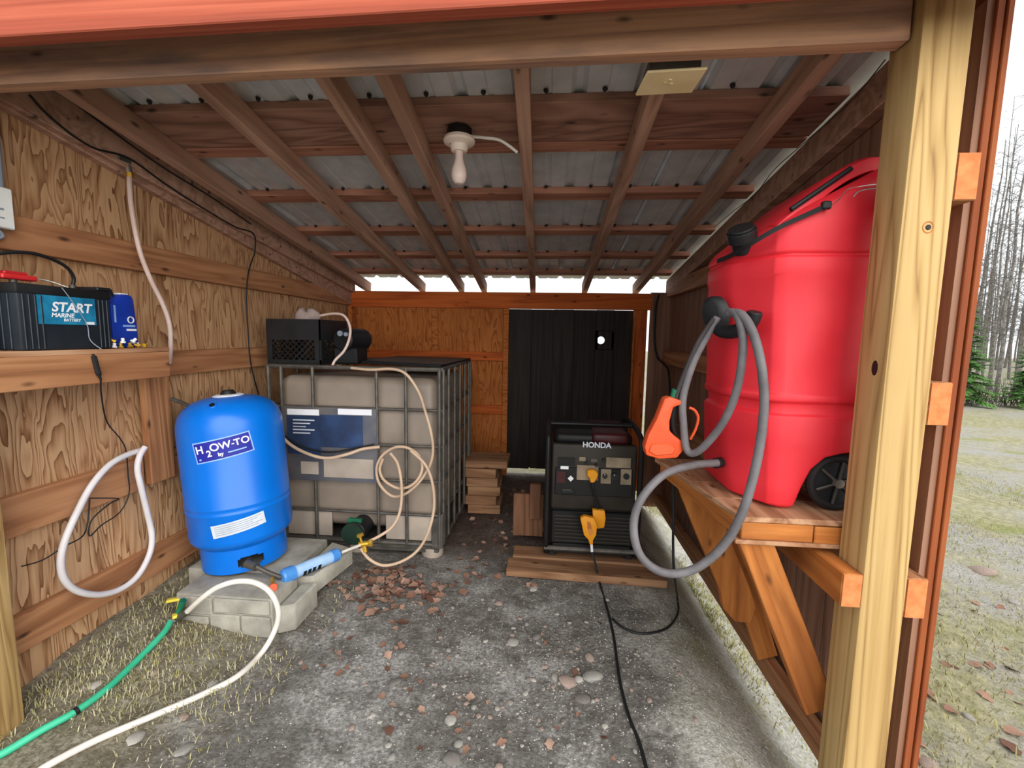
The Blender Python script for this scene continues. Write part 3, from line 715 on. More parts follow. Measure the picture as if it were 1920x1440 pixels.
# planks below
def plank(p0, p1, w, t, m, label, wdir=(0, 0, 1), grp=None, nm='wood_plank'):
    o = board(nm, p0, p1, w, t, m, None, wdir); return tag(o, label, 'plank', grp)
plank((-.215, 2.50, .036), (.70, 2.50, .02), .14, .045, CUTW, 'pale sawn plank lying across the front of the generator', (0, 1, 0))
plank((-.19, 2.65, .04), (.62, 2.65, .036), .14, .045, CUTW, 'sawn plank under the front feet of the generator', (0, 1, 0))
plank((-.17, 3.11, .04), (.62, 3.11, .036), .14, .045, CUTW, 'sawn plank under the rear feet of the generator', (0, 1, 0))
plank((-.11, 2.86, .07), (-.11, 2.86, .36), .2, .03, DARKB, 'upright brown board standing at the side of the generator', (1, 0, 0))
plank((-.065, 2.83, .20), (-.065, 2.83, .44), .07, .035, DARKB, 'short upright stake leaning on the brown board by the generator', (1, 0, 0))

# ================================================================== TOTE
TY = 2.6; tx0, tx1 = -1.735, -.64; ty1 = 3.54
tt = thing('water_tote', ((tx0+tx1)/2, (TY+ty1)/2, 0), 'caged grey plastic water tote with a steel grid standing against the left wall', 'water tank')
MB().box((tx0+.035, TY+.035, .16), (tx1-.035, ty1-.035, 1.135)).build('bottle', TOTE, tt, bevel=.07, bseg=4)
zz = [atY(680, yy, TY).z for yy in (690, 766, 833, 898, 960, 1014)]
xv = [atY(px, 800, TY).x for px in (532, 590, 708, 762)]+[tx1-.01]
def bar(a, b, r, nm='cage_bar', m=STEEL): MB().tube([a, b], r, 8).build(nm, m, tt)
for i, z in enumerate(zz):
    r = .0135 if i in (0, 5) else .010
    bar((tx0, TY, z), (tx1, TY, z), r); bar((tx1, TY, z), (tx1, ty1, z), r); bar((tx0, TY, z), (tx0, ty1, z), r); bar((tx0, ty1, z), (tx1, ty1, z), r)
for x in [tx0+.01]+xv: bar((x, TY-.008, zz[5]), (x, TY-.008, zz[0]), .011)
ys = [TY+.02, TY+.16, TY+.34, TY+.52, TY+.70, TY+.86, ty1-.01]
for y in ys: bar((tx1+.008, y, zz[5]), (tx1+.008, y, zz[0]), .011)
for y in ys[::2]: bar((tx0-.008, y, zz[5]), (tx0-.008, y, zz[0]), .011)
MB().box((tx0+.02, TY+.01, zz[5]-.06), (tx1-.02, ty1-.02, zz[5]-.015)).build('pallet_deck', STEEL, tt, bevel=.004)
MB().box((tx0+.02, TY+.002, zz[5]-.035), (tx1-.02, TY+.03, zz[5]+.012)).build('pallet_rail', STEEL, tt, bevel=.004)
for x in (tx0+.08, (tx0+tx1)/2-.02, tx1-.075):
    for y in (TY+.075, ty1-.09):
        z0 = gh(x, y)-.005
        MB().lathe([(.066, 0), (.07, .01), (.072, zz[5]-.03-z0)], 18, (x, y, z0)).build('pallet_foot', TOTEW if y < 3 else STEEL, tt)
# white lower panels and corner guard
a = atY(612, 1000, TY)
MB().box((tx0+.05, TY+.012, zz[5]+.015), (a.x+.03, TY+.032, zz[4]-.012)).build('lower_panel', TOTEW, tt, bevel=.004)
a = atY(722, 1000, TY)
MB().box((a.x, TY+.012, zz[5]+.015), (tx1-.02, TY+.032, zz[4]-.012)).build('lower_panel', TOTEW, tt, bevel=.004)
MB().prism([(tx1-.06, TY-.012, zz[5]-.02), (tx1+.012, TY-.012, zz[5]-.02), (tx1+.014, TY-.012, zz[4]+.02), (tx1-.03, TY-.012, zz[4]-.01), (tx1-.06, TY-.012, zz[4]-.02)], (0, .1, 0)).build('corner_guard', STEEL, tt, bevel=.004)
# label plate with strips
a, b = atY(534, 898, TY-.02), atY(706, 767, TY-.02)
pt = MB().box((a.x, TY-.024, a.z), (b.x, TY-.019, b.z)).build('label_plate', PLATE, tt, bevel=.001)
def onp(x0, y0, x1, y1, m, nm, d=.002):
    a, b = atY(x0, y1, TY-.024), atY(x1, y0, TY-.024)
    MB().box((a.x, TY-.024-d, a.z), (b.x, TY-.0235, b.z)).build(nm, m, pt).location = -tt.location
onp(539, 768, 598, 777, WHITE, 'white_strip', .003); onp(634, 768, 697, 777, WHITE, 'white_strip', .003)
onp(540, 780, 600, 850, PLATEB, 'printed_panel'); onp(602, 780, 680, 838, PLATEB, 'printed_panel', .0025)
onp(565, 866, 597, 888, TOTEW, 'pale_sticker'); onp(608, 862, 700, 894, TOTEW, 'pale_sticker')
for q in range(5): onp(550, 787+q*6, 590-(q % 3)*8, 788+q*6, PALEP, 'print_line', .004)
# outlet valve
vc = atY(672, 992, TY-.05); vv = MB()
vo = MB().cyl(vc+V((0, .12, 0)), vc+V((0, -.05, 0)), .06, seg=20).build('outlet_valve', BLACKP, tt, bevel=.006)
MB().cyl(vc+V((-.01, -.05, .0)), vc+V((-.01, -.075, 0)), .066, seg=14).build('valve_cap', DGREEN, vo).location = -tt.location
MB().box((vc.x-.055, vc.y-.03, vc.z+.05), (vc.x+.03, vc.y+.0, vc.z+.075)).build('valve_lever', GREENF, vo, bevel=.004).location = -tt.location
# black board lying on top
cb = MB(); 
cb.prism([(-1.22, 2.80, 1.205), (-.66, 2.66, 1.2), (-.625, 3.52, 1.2), (-1.24, 3.56, 1.205)], (0, 0, .022))
tag(cb.build('cover_board', BLACKP, None, bevel=.004), 'black plastic cover board lying on top of the caged tote', 'board')
# beige hose coiled on the front of the tote
q = [(632, 690), (690, 693), (735, 692), (762, 702), (785, 735), (797, 770), (808, 810), (812, 845), (805, 875), (785, 905), (760, 926), (735, 930), (712, 908), (706, 880), (714, 858), (728, 845), (745, 838), (765, 840), (783, 852), (792, 872), (786, 895), (768, 912), (745, 915), (720, 900), (712, 880), (718, 860)]
hz = [2.63, 2.56] + [2.545]*(len(q)-2)
pts = []
for i, (x, y) in enumerate(q): pts.append(atY(x, y, 2.545-.0015*i if i > 1 else hz[i]))
pts[0].z = max(pts[0].z, 1.2)
hose('water_hose', pts, .0085, BEIGEH, 'beige water hose coiled on the front cage of the tote', 'hose', sub=7, seg=10)
hose('water_hose', P((732, 850, 2.50), (745, 868, 2.49), (752, 900, 2.48), (753, 935, 2.48), (748, 965, 2.47), (735, 988, 2.45), (715, 1003, 2.42), (692, 1015, 2.38)), .0085, BEIGEH, 'beige hose dropping from the coil down to the brass splitter', 'hose', sub=7)
hose('water_hose', P((770, 845, 2.51), (795, 868, 2.50), (808, 895, 2.49), (814, 930, 2.48), (812, 965, 2.47), (800, 1005, 2.45), (780, 1035, 2.43), (750, 1054, 2.40), (718, 1060, 2.38), (692, 1048, 2.36), (676, 1028, 2.35)), .0085, BEIGEH, 'beige hose sagging in a bow below the tote to the brass splitter', 'hose', sub=7)
hose('water_hose', P((510, 795, 2.52), (540, 830, 2.51), (575, 850, 2.50), (612, 859, 2.50), (650, 852, 2.50), (680, 842, 2.52), (712, 838, 2.54)), .0095, BEIGEH, 'beige hose sagging across the label plate from behind the blue tank', 'hose', sub=7)
MB()
hose('black_cable', P((515, 800, 2.54), (545, 826, 2.53), (580, 842, 2.53), (620, 848, 2.53), (660, 842, 2.54), (700, 834, 2.555)), .006, BLACKP, 'thin black cable following the beige hose across the label plate', 'cable', sub=6, seg=7)
bsp = thing('hose_splitter', atY(680, 1022, 2.36), 'brass hose splitter joining the beige hoses to the blue filter', 'valve')
c = atY(682, 1020, 2.36); dx = V((1, .2, .1)).normalized()
MB().cyl(c-dx*.03, c+dx*.03, .016, seg=12).build('body', BRASS, bsp, bevel=.003)
MB().tube([c, c+V((.01, -.005, -.045))], .012, 10).build('branch', BRASS, bsp)
MB().tube([c+V((-.012, 0, .01)), c+V((-.022, 0, .045))], .007, 8).build('stem', BRASS, bsp)
MB().cyl(c+V((-.035, 0, .045)), c+V((-.005, 0, .058)), .011, seg=10).build('tap_lever', BRASS, bsp)
MB().cyl(c+dx*.03, c+dx*.05, .019, seg=6).build('hex_nut', BRASS, bsp)
# milk crate on the tote
ck = thing('milk_crate', (-1.60, 2.87, 1.185), 'black plastic milk crate standing on the tote', 'crate')
cx0, cx1, cy0, cy1, cz0, cz1 = -1.775, -1.435, 2.68, 3.04, 1.2, 1.485
MB().box((cx0, cy0, cz0), (cx1, cy1, cz0+.02)).build('crate_floor', BLACKP, ck)
for (a, b) in (((cx0, cy0), (cx1, cy0)), ((cx1, cy0), (cx1, cy1)), ((cx0, cy1), (cx1, cy1)), ((cx0, cy0), (cx0, cy1))):
    A, B = V((*a, 0)), V((*b, 0)); d = (B-A); ln = d.length; d /= ln; mb = MB()
    def sl2(u0, u1, z0, z1, th=.012):
        n = V((-d.y, d.x, 0))*th*.5
        p0, p1 = A+d*u0, A+d*u1
        mb.add([p0-n+V((0, 0, z0)), p1-n+V((0, 0, z0)), p1+n+V((0, 0, z0)), p0+n+V((0, 0, z0)), p0-n+V((0, 0, z1)), p1-n+V((0, 0, z1)), p1+n+V((0, 0, z1)), p0+n+V((0, 0, z1))], [(3, 2, 1, 0), (4, 5, 6, 7), (0, 1, 5, 4), (1, 2, 6, 5), (2, 3, 7, 6), (3, 0, 4, 7)])
    sl2(0, ln, cz1-.13, cz1, .016); sl2(0, ln, cz0, cz0+.03, .016); sl2(0, .03, cz0, cz1, .018); sl2(ln-.03, ln, cz0, cz1, .018)
    for k in range(-4, 9):           # diagonal lattice
        for sgn in (1, -1):
            u0 = k*.038; z0_, z1_ = cz0+.02, cz1-.12; L_ = z1_-z0_
            s0, s1 = (u0, u0+L_) if sgn > 0 else (u0+L_, u0)
            p0, p1 = V((s0, z0_)), V((s1, z1_))
            def clip(pa, pb):
                t0, t1 = 0, 1; du = pb[0]-pa[0]
                for lim, side in ((.025, 1), (ln-.025, -1)):
                    if abs(du) < 1e-6: continue
                    tt_ = (lim-pa[0])/du
                    if (du > 0) == (side > 0): t0 = max(t0, tt_)
                    else: t1 = min(t1, tt_)
                return (t0, t1) if t1 > t0 else None
            c_ = clip(p0, p1)
            if c_:
                a2, b2 = p0.lerp(p1, c_[0]), p0.lerp(p1, c_[1])
                q0, q1 = A+d*a2[0], A+d*b2[0]; q0.z = a2[1]; q1.z = b2[1]; mb.tube([q0, q1], .0045, 4)
    mb.build('crate_side', BLACKP, ck)
cl_ = MB().loft([[(-1.60+.075*s*math.cos(a)*(1+.2*math.sin(3*a)), 2.82+.06*s*math.sin(a), z+.015*math.sin(2*a+s)) for a in [k*math.pi/7 for k in range(14)]] for s, z in ((.7, 1.42), (1.1, 1.47), (1.0, 1.515), (.6, 1.545), (.15, 1.55))]).build('rag', CLOTH, None, smooth=60)
tag(cl_, 'crumpled pale rag stuffed into the top of the black crate', 'rag')
pm = thing('water_pump', (-1.34, 2.90, 1.185), 'small black water pump beside the milk crate on the tote', 'pump')
MB().cyl((-1.348, 2.80, 1.36), (-1.30, 3.02, 1.36), .075, seg=20).build('motor', BLACKP, pm, bevel=.008)
MB().box((-1.42, 2.82, 1.2), (-1.26, 3.0, 1.31)).build('mount', BLACKP, pm, bevel=.01)
MB().cyl((-1.352, 2.795, 1.40), (-1.352, 2.78, 1.40), .018, seg=12).build('fitting', GREYT, pm)
MB().cyl((-1.31, 2.79, 1.395), (-1.31, 2.775, 1.395), .014, seg=12).build('fitting', GREYT, pm)
hose('water_hose', P((600, 592, 2.74), (625, 588, 2.72), (645, 592, 2.70), (656, 612, 2.68), (655, 635, 2.66), (645, 658, 2.64), (628, 676, 2.62), (622, 690, 2.61)), .008, PINKH, 'pinkish white hose curving out of the crate down to the tote', 'hose', sub=6)
# stack of short boards behind
for i in range(5):
    z = .002+i*.073; w = .255-.01*(i % 2); x = -.492+(.012, -.006, .008, .0, -.015)[i]
    o = MB().box((-w/2, -.15, 0), (w/2, .15, .07)).build('lumber_block', CUTW, None, bevel=.004)
    o.location = (x, 3.45+(.01, 0, .012, .004, 0)[i], gh(x, 3.45, False)+.012+z); o.rotation_euler.z = (.03, -.02, .04, 0, -.03)[i]
    tag(o, ('lowest sawn lumber block of the stack behind the tote', 'second lumber block from the ground in the stack behind the tote', 'middle lumber block of the stack behind the tote', 'fourth lumber block from the ground in the stack behind the tote', 'lumber block just under the widest one of the stack')[i], 'lumber', 'stacked lumber blocks')
o = MB().box((-.17, -.14, 0), (.17, .14, .055)).build('lumber_block', CUTW, None, bevel=.004); o.location = (-.468, 3.45, gh(-.525, 3.45, False)+.012+.368)
tag(o, 'widest sawn lumber block lying on top of the stack', 'lumber')

# ================================================================== PRESSURE TANK ON BLOCKS
BX, BY, BZ = -1.575, 2.12, .215
tk = thing('pressure_tank', (BX, BY, BZ), 'upright blue steel pressure tank with a navy label standing on concrete blocks', 'pressure tank', rot=(0, -.065, 0))
TR = .236
prof = [(.19, 0), (.196, .012), (.196, .125), (.205, .14)]
SEG = 96; sk = [(.196, z) for z in [i*.0075 for i in range(0, 17)]]
aim = math.atan2(-BY-.0, -BX)+.02     # direction towards the open front
front = math.atan2(-.55, .12)
def skip(i, k):
    a = 2*math.pi*k/SEG; da = (a-(front+.50)+math.pi) % (2*math.pi)-math.pi
    z = i*.0075+.004
    return (da*.196/.062)**2+((z-.048)/.030)**2 < 1
MB().lathe(sk, SEG, skip=skip).build('base_skirt', BLUET, tk, local=True, solid=.004, smooth=50)
body = [(.196, .118), (.206, .130), (.222, .142), (.232, .155), (.236, .175), (.236, .30), (.2385, .305), (.2385, .312), (.236, .317), (.236, .33), (.2385, .335), (.2385, .342), (.236, .347), (.236, .70), (.233, .735), (.222, .775), (.200, .808), (.165, .835), (.12, .852), (.06, .862), (.0001, .864)]
MB().lathe(body, 64).build('shell', BLUET, tk, local=True, smooth=50)
MB().lathe([(.15, .05), (.15, .12), (.0001, .125)], 24).build('inner_base', GEND, tk, local=True)
cap = MB().lathe([(.036, .855), (.036, .872), (.024, .89), (.0001, .892)], 20).build('air_cap', BLACKP, tk, local=True)
MB().lathe([(.068, .853), (.07, .864), (.05, .870), (.036, .868)], 24).build('cap_sticker', WHITE, tk, local=True)
# lifting boss on the dome
bv = V((math.cos(front+.02)*.165, math.sin(front+.02)*.165, .832)); bn = V((bv.x, bv.y, .24)).normalized()
MB().cyl(bv-bn*.012, bv+bn*.005, .021, seg=16).build('boss', BLUET, tk, local=True, bevel=.002)
MB().cyl(bv+bn*.004, bv+bn*.0065, .013, seg=14).build('boss_hole', GEND, tk, local=True)
def wrap(ac, zc, r, tilt=0):
    def f(u, v):
        u2, v2 = u*math.cos(tilt)-v*math.sin(tilt), u*math.sin(tilt)+v*math.cos(tilt)
        a = ac+u2/TR; return V((r*math.cos(a), r*math.sin(a), zc+v2))
    return f
def label(name, ac, zc, w, h, r, mat, tilt, parent):
    f = wrap(ac, zc, r, tilt); n = 14; mb = MB()
    vs = [f(-w/2+w*i/n, v) for v in (-h/2, h/2) for i in range(n+1)]
    return mb.add(vs, [(i, i+1, n+2+i, n+1+i) for i in range(n)]).build(name, mat, parent, local=True, solid=.0)
LA, LZ, LT = front+.245, .635, .15
pl_ = label('name_label', LA, LZ, .250, .100, TR+.0012, LBLUE, LT, tk)
label('label_field', LA, LZ, .238, .089, TR+.0020, NAVY, LT, pl_)
for txt, size, u, v, bd in (('H', .050, -.096, .012, .001), ('2', .042, -.058, -.012, .0012), ('O', .050, -.030, .012, .001), ('W', .046, .014, .012, .001), ('-', .035, .046, .013, .001), ('T', .042, .064, .012, .001), ('O', .046, .098, .012, .001), ('by', .024, -.012, -.024, .0008)):
    w0 = wrap(LA, LZ, TR+.003, LT)
    text('lettering', txt, size, (0, 0, 0), (1, 0, 0), (0, 1, 0), WHITE, pl_, bold=bd, local=True, warp=lambda x, y, w0=w0, u=u, v=v: w0(x+u, y+v))
w1 = wrap(LA, LZ, TR+.003, LT)
def strip(u0, u1, v0, v1, m, nm, par, w):
    n = 8; mb = MB(); mb.add([w(u0+(u1-u0)*i/n, v) for v in (v0, v1) for i in range(n+1)], [(i, i+1, n+2+i, n+1+i) for i in range(n)]); mb.build(nm, m, par, local=True, smooth=0)
strip(.018, .095, -.027, -.021, LBLUE, 'small_print', pl_, w1); strip(-.108, -.098, -.036, -.028, LBLUE, 'small_mark', pl_, w1)
LA2, LZ2 = front+.37, .250
st = label('white_sticker', LA2, LZ2, .23, .062, TR+.0034, PALEP, .13, tk)
w2 = wrap(LA2, LZ2, TR+.0044, .13)
for r_ in range(5): strip(-.10, .10-(r_ % 3)*.02, .02-r_*.010, .0225-r_*.010, GREYT, 'print_line', st, w2)
# outlet pipe poking out of the skirt
pa = front+.50
e0 = V((math.cos(pa)*.10, math.sin(pa)*.10, .055)); e1 = V((math.cos(pa)*.235, math.sin(pa)*.235, .05)); e2 = e1+V((.045, -.02, -.005))
MB().tube([e0, e1], .014, 10).build('outlet_pipe', STEEL, tk, local=True)
MB().cyl(e1-V((.02, 0, .0)), e2, .019, seg=12).build('outlet_elbow', STEEL, tk, local=True)
tw = Matrix.Translation((BX, BY, BZ)) @ Matrix.Rotation(-.065, 4, 'Y')
E2 = tw @ e2
o = hose('lead_pipe', [atX(322, 748, -1.86), atX(345, 757, -1.80), atX(362, 766, -1.72)], .010, STEEL, 'short grey pipe poking out of the wall behind the blue tank', 'pipe')
# concrete blocks and pavers
cbk = thing('concrete_block', (-1.42, 1.92, .03), 'weathered concrete block carrying the front of the blue tank', 'block')
MB().box((-1.68, 1.785, .015), (-1.215, 1.99, .203)).build('block_body', CONC, cbk, bevel=.008, bseg=2)
for x0, x1, z0, z1, nm in ((-1.675, -1.52, .02, .10, 'face_stone'), (-1.512, -1.37, .02, .118, 'face_stone'), (-1.362, -1.222, .02, .118, 'face_stone'), (-1.63, -1.50, .112, .195, 'face_stone'), (-1.49, -1.225, .128, .195, 'face_stone')):
    MB().box((x0, 1.772, z0), (x1, 1.80, z1)).build(nm, CONC, cbk, bevel=.006)
o = MB().box((-1.80, 1.99, .05), (-1.26, 2.38, .205)).build('concrete_block', CONC, None, bevel=.01, bseg=2); tag(o, 'concrete block under the rear of the blue tank near the wall', 'block')
o = MB().prism([(-1.255, 2.02, .07), (-1.16, 2.04, .07), (-1.10, 2.36, .07), (-1.255, 2.42, .07)], (0, 0, .10)).build('paving_slab', CONC, None, bevel=.008); tag(o, 'pale paving slab beside the blue tank under the blue filter', 'slab')
o = MB().prism([(-1.21, 1.80, .02), (-1.14, 1.84, .02), (-1.135, 2.03, .02), (-1.21, 2.0, .02)], (0, 0, .13)).build('paving_slab', CONC, None, bevel=.008); tag(o, 'narrow concrete edging stone against the tank block', 'slab')
# blue in-line filter
f0, f1 = atY(528, 1083, 1.93), atY(638, 1037, 2.22); fd = (f1-f0).normalized()
fl = thing('water_filter', (f0+f1)/2, 'light blue in-line water filter lying between blue tank and brass splitter', 'filter')
fln = (f1-f0).length
MB().tube([f0, f0+fd*.01, f0+fd*.012, f0+fd*.06, f0+fd*.062], [.026, .03, .037, .037, .032], 18).build('end_cap', FILTB, fl)
MB().tube([f0+fd*.06, f1-fd*.06], .031, 18).build('cartridge', FILTW, fl)
MB().tube([f1-fd*.062, f1-fd*.06, f1-fd*.02, f1], [.032, .034, .034, .016], 18).build('end_cap', FILTB, fl)
up = V((0, -.5, .85)); up = (up-fd*up.dot(fd)).normalized()
for u in (-.06, -.035, -.01, .02):
    m0 = (f0+f1)/2+fd*u; s_ = V((0, -1, -.15)); s_ = (s_-fd*s_.dot(fd)).normalized()
    MB().box((-.008, -.012, -.002), (.008, .012, .002), Matrix.Translation(m0+s_*.031) @ Matrix((fd, s_.cross(fd), s_)).transposed().to_4x4()).build('print_mark', GEND, fl)
hose('filter_pipe', [f1-fd*.005, f1+fd*.05, atY(676, 1022, 2.35)], .008, WHITEP, 'short white pipe from the blue filter to the brass splitter', 'pipe', sub=4)
hose('filter_pipe', [E2, E2.lerp(f0, .5)+V((0, 0, -.004)), f0], .011, STEEL, 'short metal pipe between the blue tank outlet and the filter', 'pipe', sub=4)
o = thing('red_tap', atY(512, 1100, 1.86), 'small red tap handle on the concrete below the filter', 'tap')
c = atY(512, 1101, 1.86); MB().cyl(c, c+V((.01, -.012, .006)), .019, seg=8).build('cap', ORP, o, bevel=.002); MB().cyl(c, c+V((-.03, .04, .02)), .008, seg=8).build('stem', BRASS, o)
# white hose, green hose, brass and yellow couplings
wh = [onG(40, 1470, .011), onG(90, 1435, .011), onG(180, 1388, .011), onG(280, 1345, .011), onG(380, 1302, .011), onG(445, 1268, .012), onG(490, 1225, .014)]+[atY(516, 1180, 1.73), atY(522, 1145, 1.72), atY(508, 1112, 1.715), atY(480, 1093, 1.71), atY(445, 1090, 1.70), atY(408, 1101, 1.69), atY(378, 1122, 1.68), atY(352, 1146, 1.70)]
hose('water_hose', wh, .0115, WHITEP, 'white hose looping up by the concrete block and running to the front', 'hose', sub=8, seg=12)
gr = [onG(-40, 1432, .013), onG(10, 1410, .013), onG(80, 1368, .013), onG(140, 1335, .014), onG(200, 1292, .014), onG(250, 1245, .014), onG(285, 1210, .015), onG(308, 1185, .02), onG(320, 1165, .03)]
hose('garden_hose', gr, .0125, GREENH, 'green garden hose running from the yellow coupling along the grass', 'hose', sub=8, seg=12)
o = MB().tube([gr[3]+(gr[4]-gr[3])*-.02, gr[3]+(gr[4]-gr[3])*.10], .0145, 12).build('hose_band', BLACKP, None); tag(o, 'black clamp band around the green garden hose', 'clamp')
cp = thing('hose_coupling', onG(330, 1160), 'yellow and green hose shutoff valve at the end of the green hose', 'valve')
c = onG(334, 1158, .04)
MB().tube([gr[-1], c, wh[-1]], [.014, .017, .015], 10).build('body', STEEL, cp)
MB().tube([c, c+V((-.03, .05, .035))], .013, 10).build('branch', PYEL, cp); MB().box((-.03, -.012, -.006), (.03, .012, .006), Matrix.Translation(c+V((-.06, .05, .05))) @ Matrix.Rotation(.5, 4, 'Z')).build('lever', PYEL, cp, bevel=.003)
MB().box((-.035, -.014, -.007), (.03, .014, .007), Matrix.Translation(c+V((.02, .0, .02))) @ Matrix.Rotation(.8, 4, 'Z')).build('lever', PYEL, cp, bevel=.003)
MB().tube([c+V((-.005, .0, .01)), c+V((.012, .0, .04)), c+V((.03, .0, .085))], [.012, .014, .014], 10).build('green_grip', GREENF, cp)

# ================================================================== LEFT SHELF AND WHAT STANDS ON IT
SX = -1.72
sh = thing('wall_shelf', (-1.83, 1.5, 1.19), 'narrow plywood shelf with a deep front board along the left wall', 'shelf')
MB().prism([(SX-.002, 1.15, 1.305), (SX-.002, 1.885, 1.305), (XL+.002, 1.885, 1.305), (XL+.002, 1.335, 1.305), (-1.785, 1.335, 1.305), (-1.785, 1.15, 1.305)], (0, 0, .0185)).build('shelf_top', DECKW, sh, bevel=.002)
fb = board('front_board', (SX-.012, 1.15, 1.25), (SX-.012, 1.88, 1.248), .112, .022, GIRT, sh)
MB().box((XL+.002, 1.86, 1.20), (SX-.03, 1.88, 1.305)).build('end_cleat', GIRT, sh)
# battery
bt = thing('marine_battery', (-1.825, 1.49, 1.3235), 'black marine battery with a teal START label on the left wall shelf', 'battery')
b0, b1, bz0, bz1 = 1.335, 1.645, 1.324, 1.545
MB().box((-1.905, b0, bz0), (-1.745, b1, bz1-.02)).build('case', BATT, bt, bevel=.008, bseg=2)
MB().box((-1.908, b0-.004, bz1-.03), (-1.742, b1+.004, bz1+.004)).build('lid', BLACKP, bt, bevel=.006, bseg=2)
for y in (b0+.012, b0+.03, b0+.048, b0+.066, b1-.016, b1-.032, b1-.048): MB().box((-1.746, y-.003, bz0+.004), (-1.740, y+.003, bz1-.032)).build('rib', BATT, bt, bevel=.0015)
for x in (-1.89, -1.862, -1.834, -1.806, -1.778): MB().box((x-.003, b0-.006, bz0+.004), (x+.003, b0+.001, bz1-.032)).build('rib', BATT, bt, bevel=.0015)
pa_, pb_ = atX(72, 598, -1.742), atX(176, 548, -1.742)
ly0, ly1 = pa_.y, pb_.y; lz0, lz1 = 1.415, 1.515
bl = MB().box((-1.7435, ly0, lz0), (-1.7415, ly1, lz1)).build('label', TEAL, bt)
cy_, cz_ = (ly0+ly1)/2, (lz0+lz1)/2
for txt, size, dy, dz, bd in (('START', .046, .012, .010, .0014), ('MARINE', .021, -.02, -.018, .0007), ('BATTERY', .014, .01, -.034, .0005)):
    text('lettering', txt, size, (-1.7415, cy_+dy, cz_+dz), (0, 1, 0), (0, 0, 1), WHITE, bl, bold=bd, shear=.2, local=False).location = -bt.location
MB().box((-1.7418, ly1-.04, lz0+.002), (-1.7408, ly1-.008, lz0+.012)).build('print_mark', WHITE, bl).location = -bt.location
MB().box((-1.86, b1-.045, bz1+.004), (-1.745, b1+.012, bz1+.018)).build('handle_lug', BLACKP, bt, bevel=.003)
for y in (b0+.05, b1-.07): MB().cyl((-1.82, y, bz1), (-1.82, y, bz1+.022), .010, seg=12).build('terminal', STEEL, bt)
hose('battery_cable', [(-1.82, b1-.07, bz1+.018), (-1.815, b1-.068, bz1+.05), (-1.81, b1-.095, bz1+.085), (-1.81, b1-.15, bz1+.108), (-1.81, b1-.22, bz1+.115), (-1.82, b1-.30, bz1+.095), (-1.84, b1-.37, bz1+.05)], .006, BLACKP, 'thick black battery cable arching over the marine battery', 'cable', sub=6)
cm = thing('battery_clamp', (-1.82, b0+.06, bz1+.02), 'red battery clamp gripping the near terminal of the battery', 'clamp')
MB().box((-1.835, b0+.01, bz1+.018), (-1.805, b0+.115, bz1+.036)).build('jaw', REDCL, cm, bevel=.004)
MB().box((-1.83, b0+.02, bz1+.034), (-1.81, b0+.09, bz1+.046)).build('handle', REDCL, cm, bevel=.004)
MB().tube(cr([(-1.82, b0+.10, bz1+.03), (-1.80, b0+.14, bz1+.025), (-1.77, b0+.18, bz1+.006)], 4), .0025, 6).build('lead', CHROME, cm)
hose('sense_wire', [(-1.735, b0+.13, bz1), (-1.735, b0+.16, 1.50), (-1.735, b1-.105, 1.42), (-1.738, b1-.095, 1.36), (-1.70, b1-.09, 1.325)], .0016, GREYT, 'thin grey wire dangling over the front of the battery', 'wire', sub=5, seg=5)
# plug hanging under the shelf
pgd = thing('inline_connector', atX(183, 690, SX+.012), 'black in-line connector hanging over the front edge of the left shelf', 'connector')
MB().tube(cr([atX(174, 664, SX+.012), atX(177, 672, SX+.012), atX(184, 698, SX+.012), atX(189, 711, SX+.012)], 4), [.004]*3+[.0085]*7+[.004]*3, 8).build('housing', BLACKP, pgd)
hose('thin_cable', [atX(189, 711, SX+.012), atX(190, 740, -1.76), atX(200, 790, -1.86), atX(225, 822, -1.88), atX(236, 845, -1.88), atX(240, 890, -1.88), atX(242, 925, -1.88), atX(225, 960, -1.89), atX(190, 985, -1.89), atX(168, 1005, -1.88), atX(172, 975, -1.88), atX(205, 945, -1.88), atX(222, 935, -1.88), atX(168, 934, -1.88)], .0028, BLACKP, 'thin black cable tangled inside the hanging hose loop', 'cable', sub=6, seg=6)
hose('thin_cable', [atX(168, 936, -1.885), atX(165, 975, -1.885), atX(155, 1005, -1.87), atX(120, 1025, -1.86), atX(80, 1050, -1.88), atX(40, 1062, -1.92)], .0028, BLACKP, 'thin black cable crossing the left side of the hose loop', 'cable', sub=6, seg=6)
# jug of oil
jg = thing('oil_jug', (-1.82, 1.745, 1.3235), 'blue plastic oil jug with a slanted shoulder beside the marine battery', 'jug')
J = [(1.69, 1.324), (1.69, 1.50), (1.70, 1.515), (1.745, 1.545), (1.757, 1.548), (1.785, 1.548), (1.795, 1.53), (1.805, 1.40), (1.805, 1.324)]
MB().prism([(-1.875, y, z) for y, z in J], (.085, 0, 0)).build('jug_body', BLUEJ, jg, bevel=.008, bseg=2)
MB().cyl((-1.832, 1.732, 1.535), (-1.832, 1.722, 1.562), .013, seg=12).build('spout_cap', BLACKP, jg)
MB().box((-1.85, 1.752, 1.547), (-1.81, 1.79, 1.554)).build('neck_ring', WHITE, jg, bevel=.002)
MB().tube(cr([(-1.789, 1.772+.013*math.cos(a), 1.442+.013*math.sin(a)) for a in [k*math.pi/6 for k in range(12)]], 2, True), .0026, 6, True).build('round_logo', WHITE, jg)
MB().box((-1.7895, 1.70, 1.43), (-1.7885, 1.708, 1.50)).build('print_mark', LBLUE, jg)
MB().box((-1.7895, 1.735, 1.412), (-1.7885, 1.79, 1.42)).build('print_mark', LBLUE, jg); MB().box((-1.7895, 1.75, 1.395), (-1.7885, 1.795, 1.404)).build('print_mark', WHITE, jg)
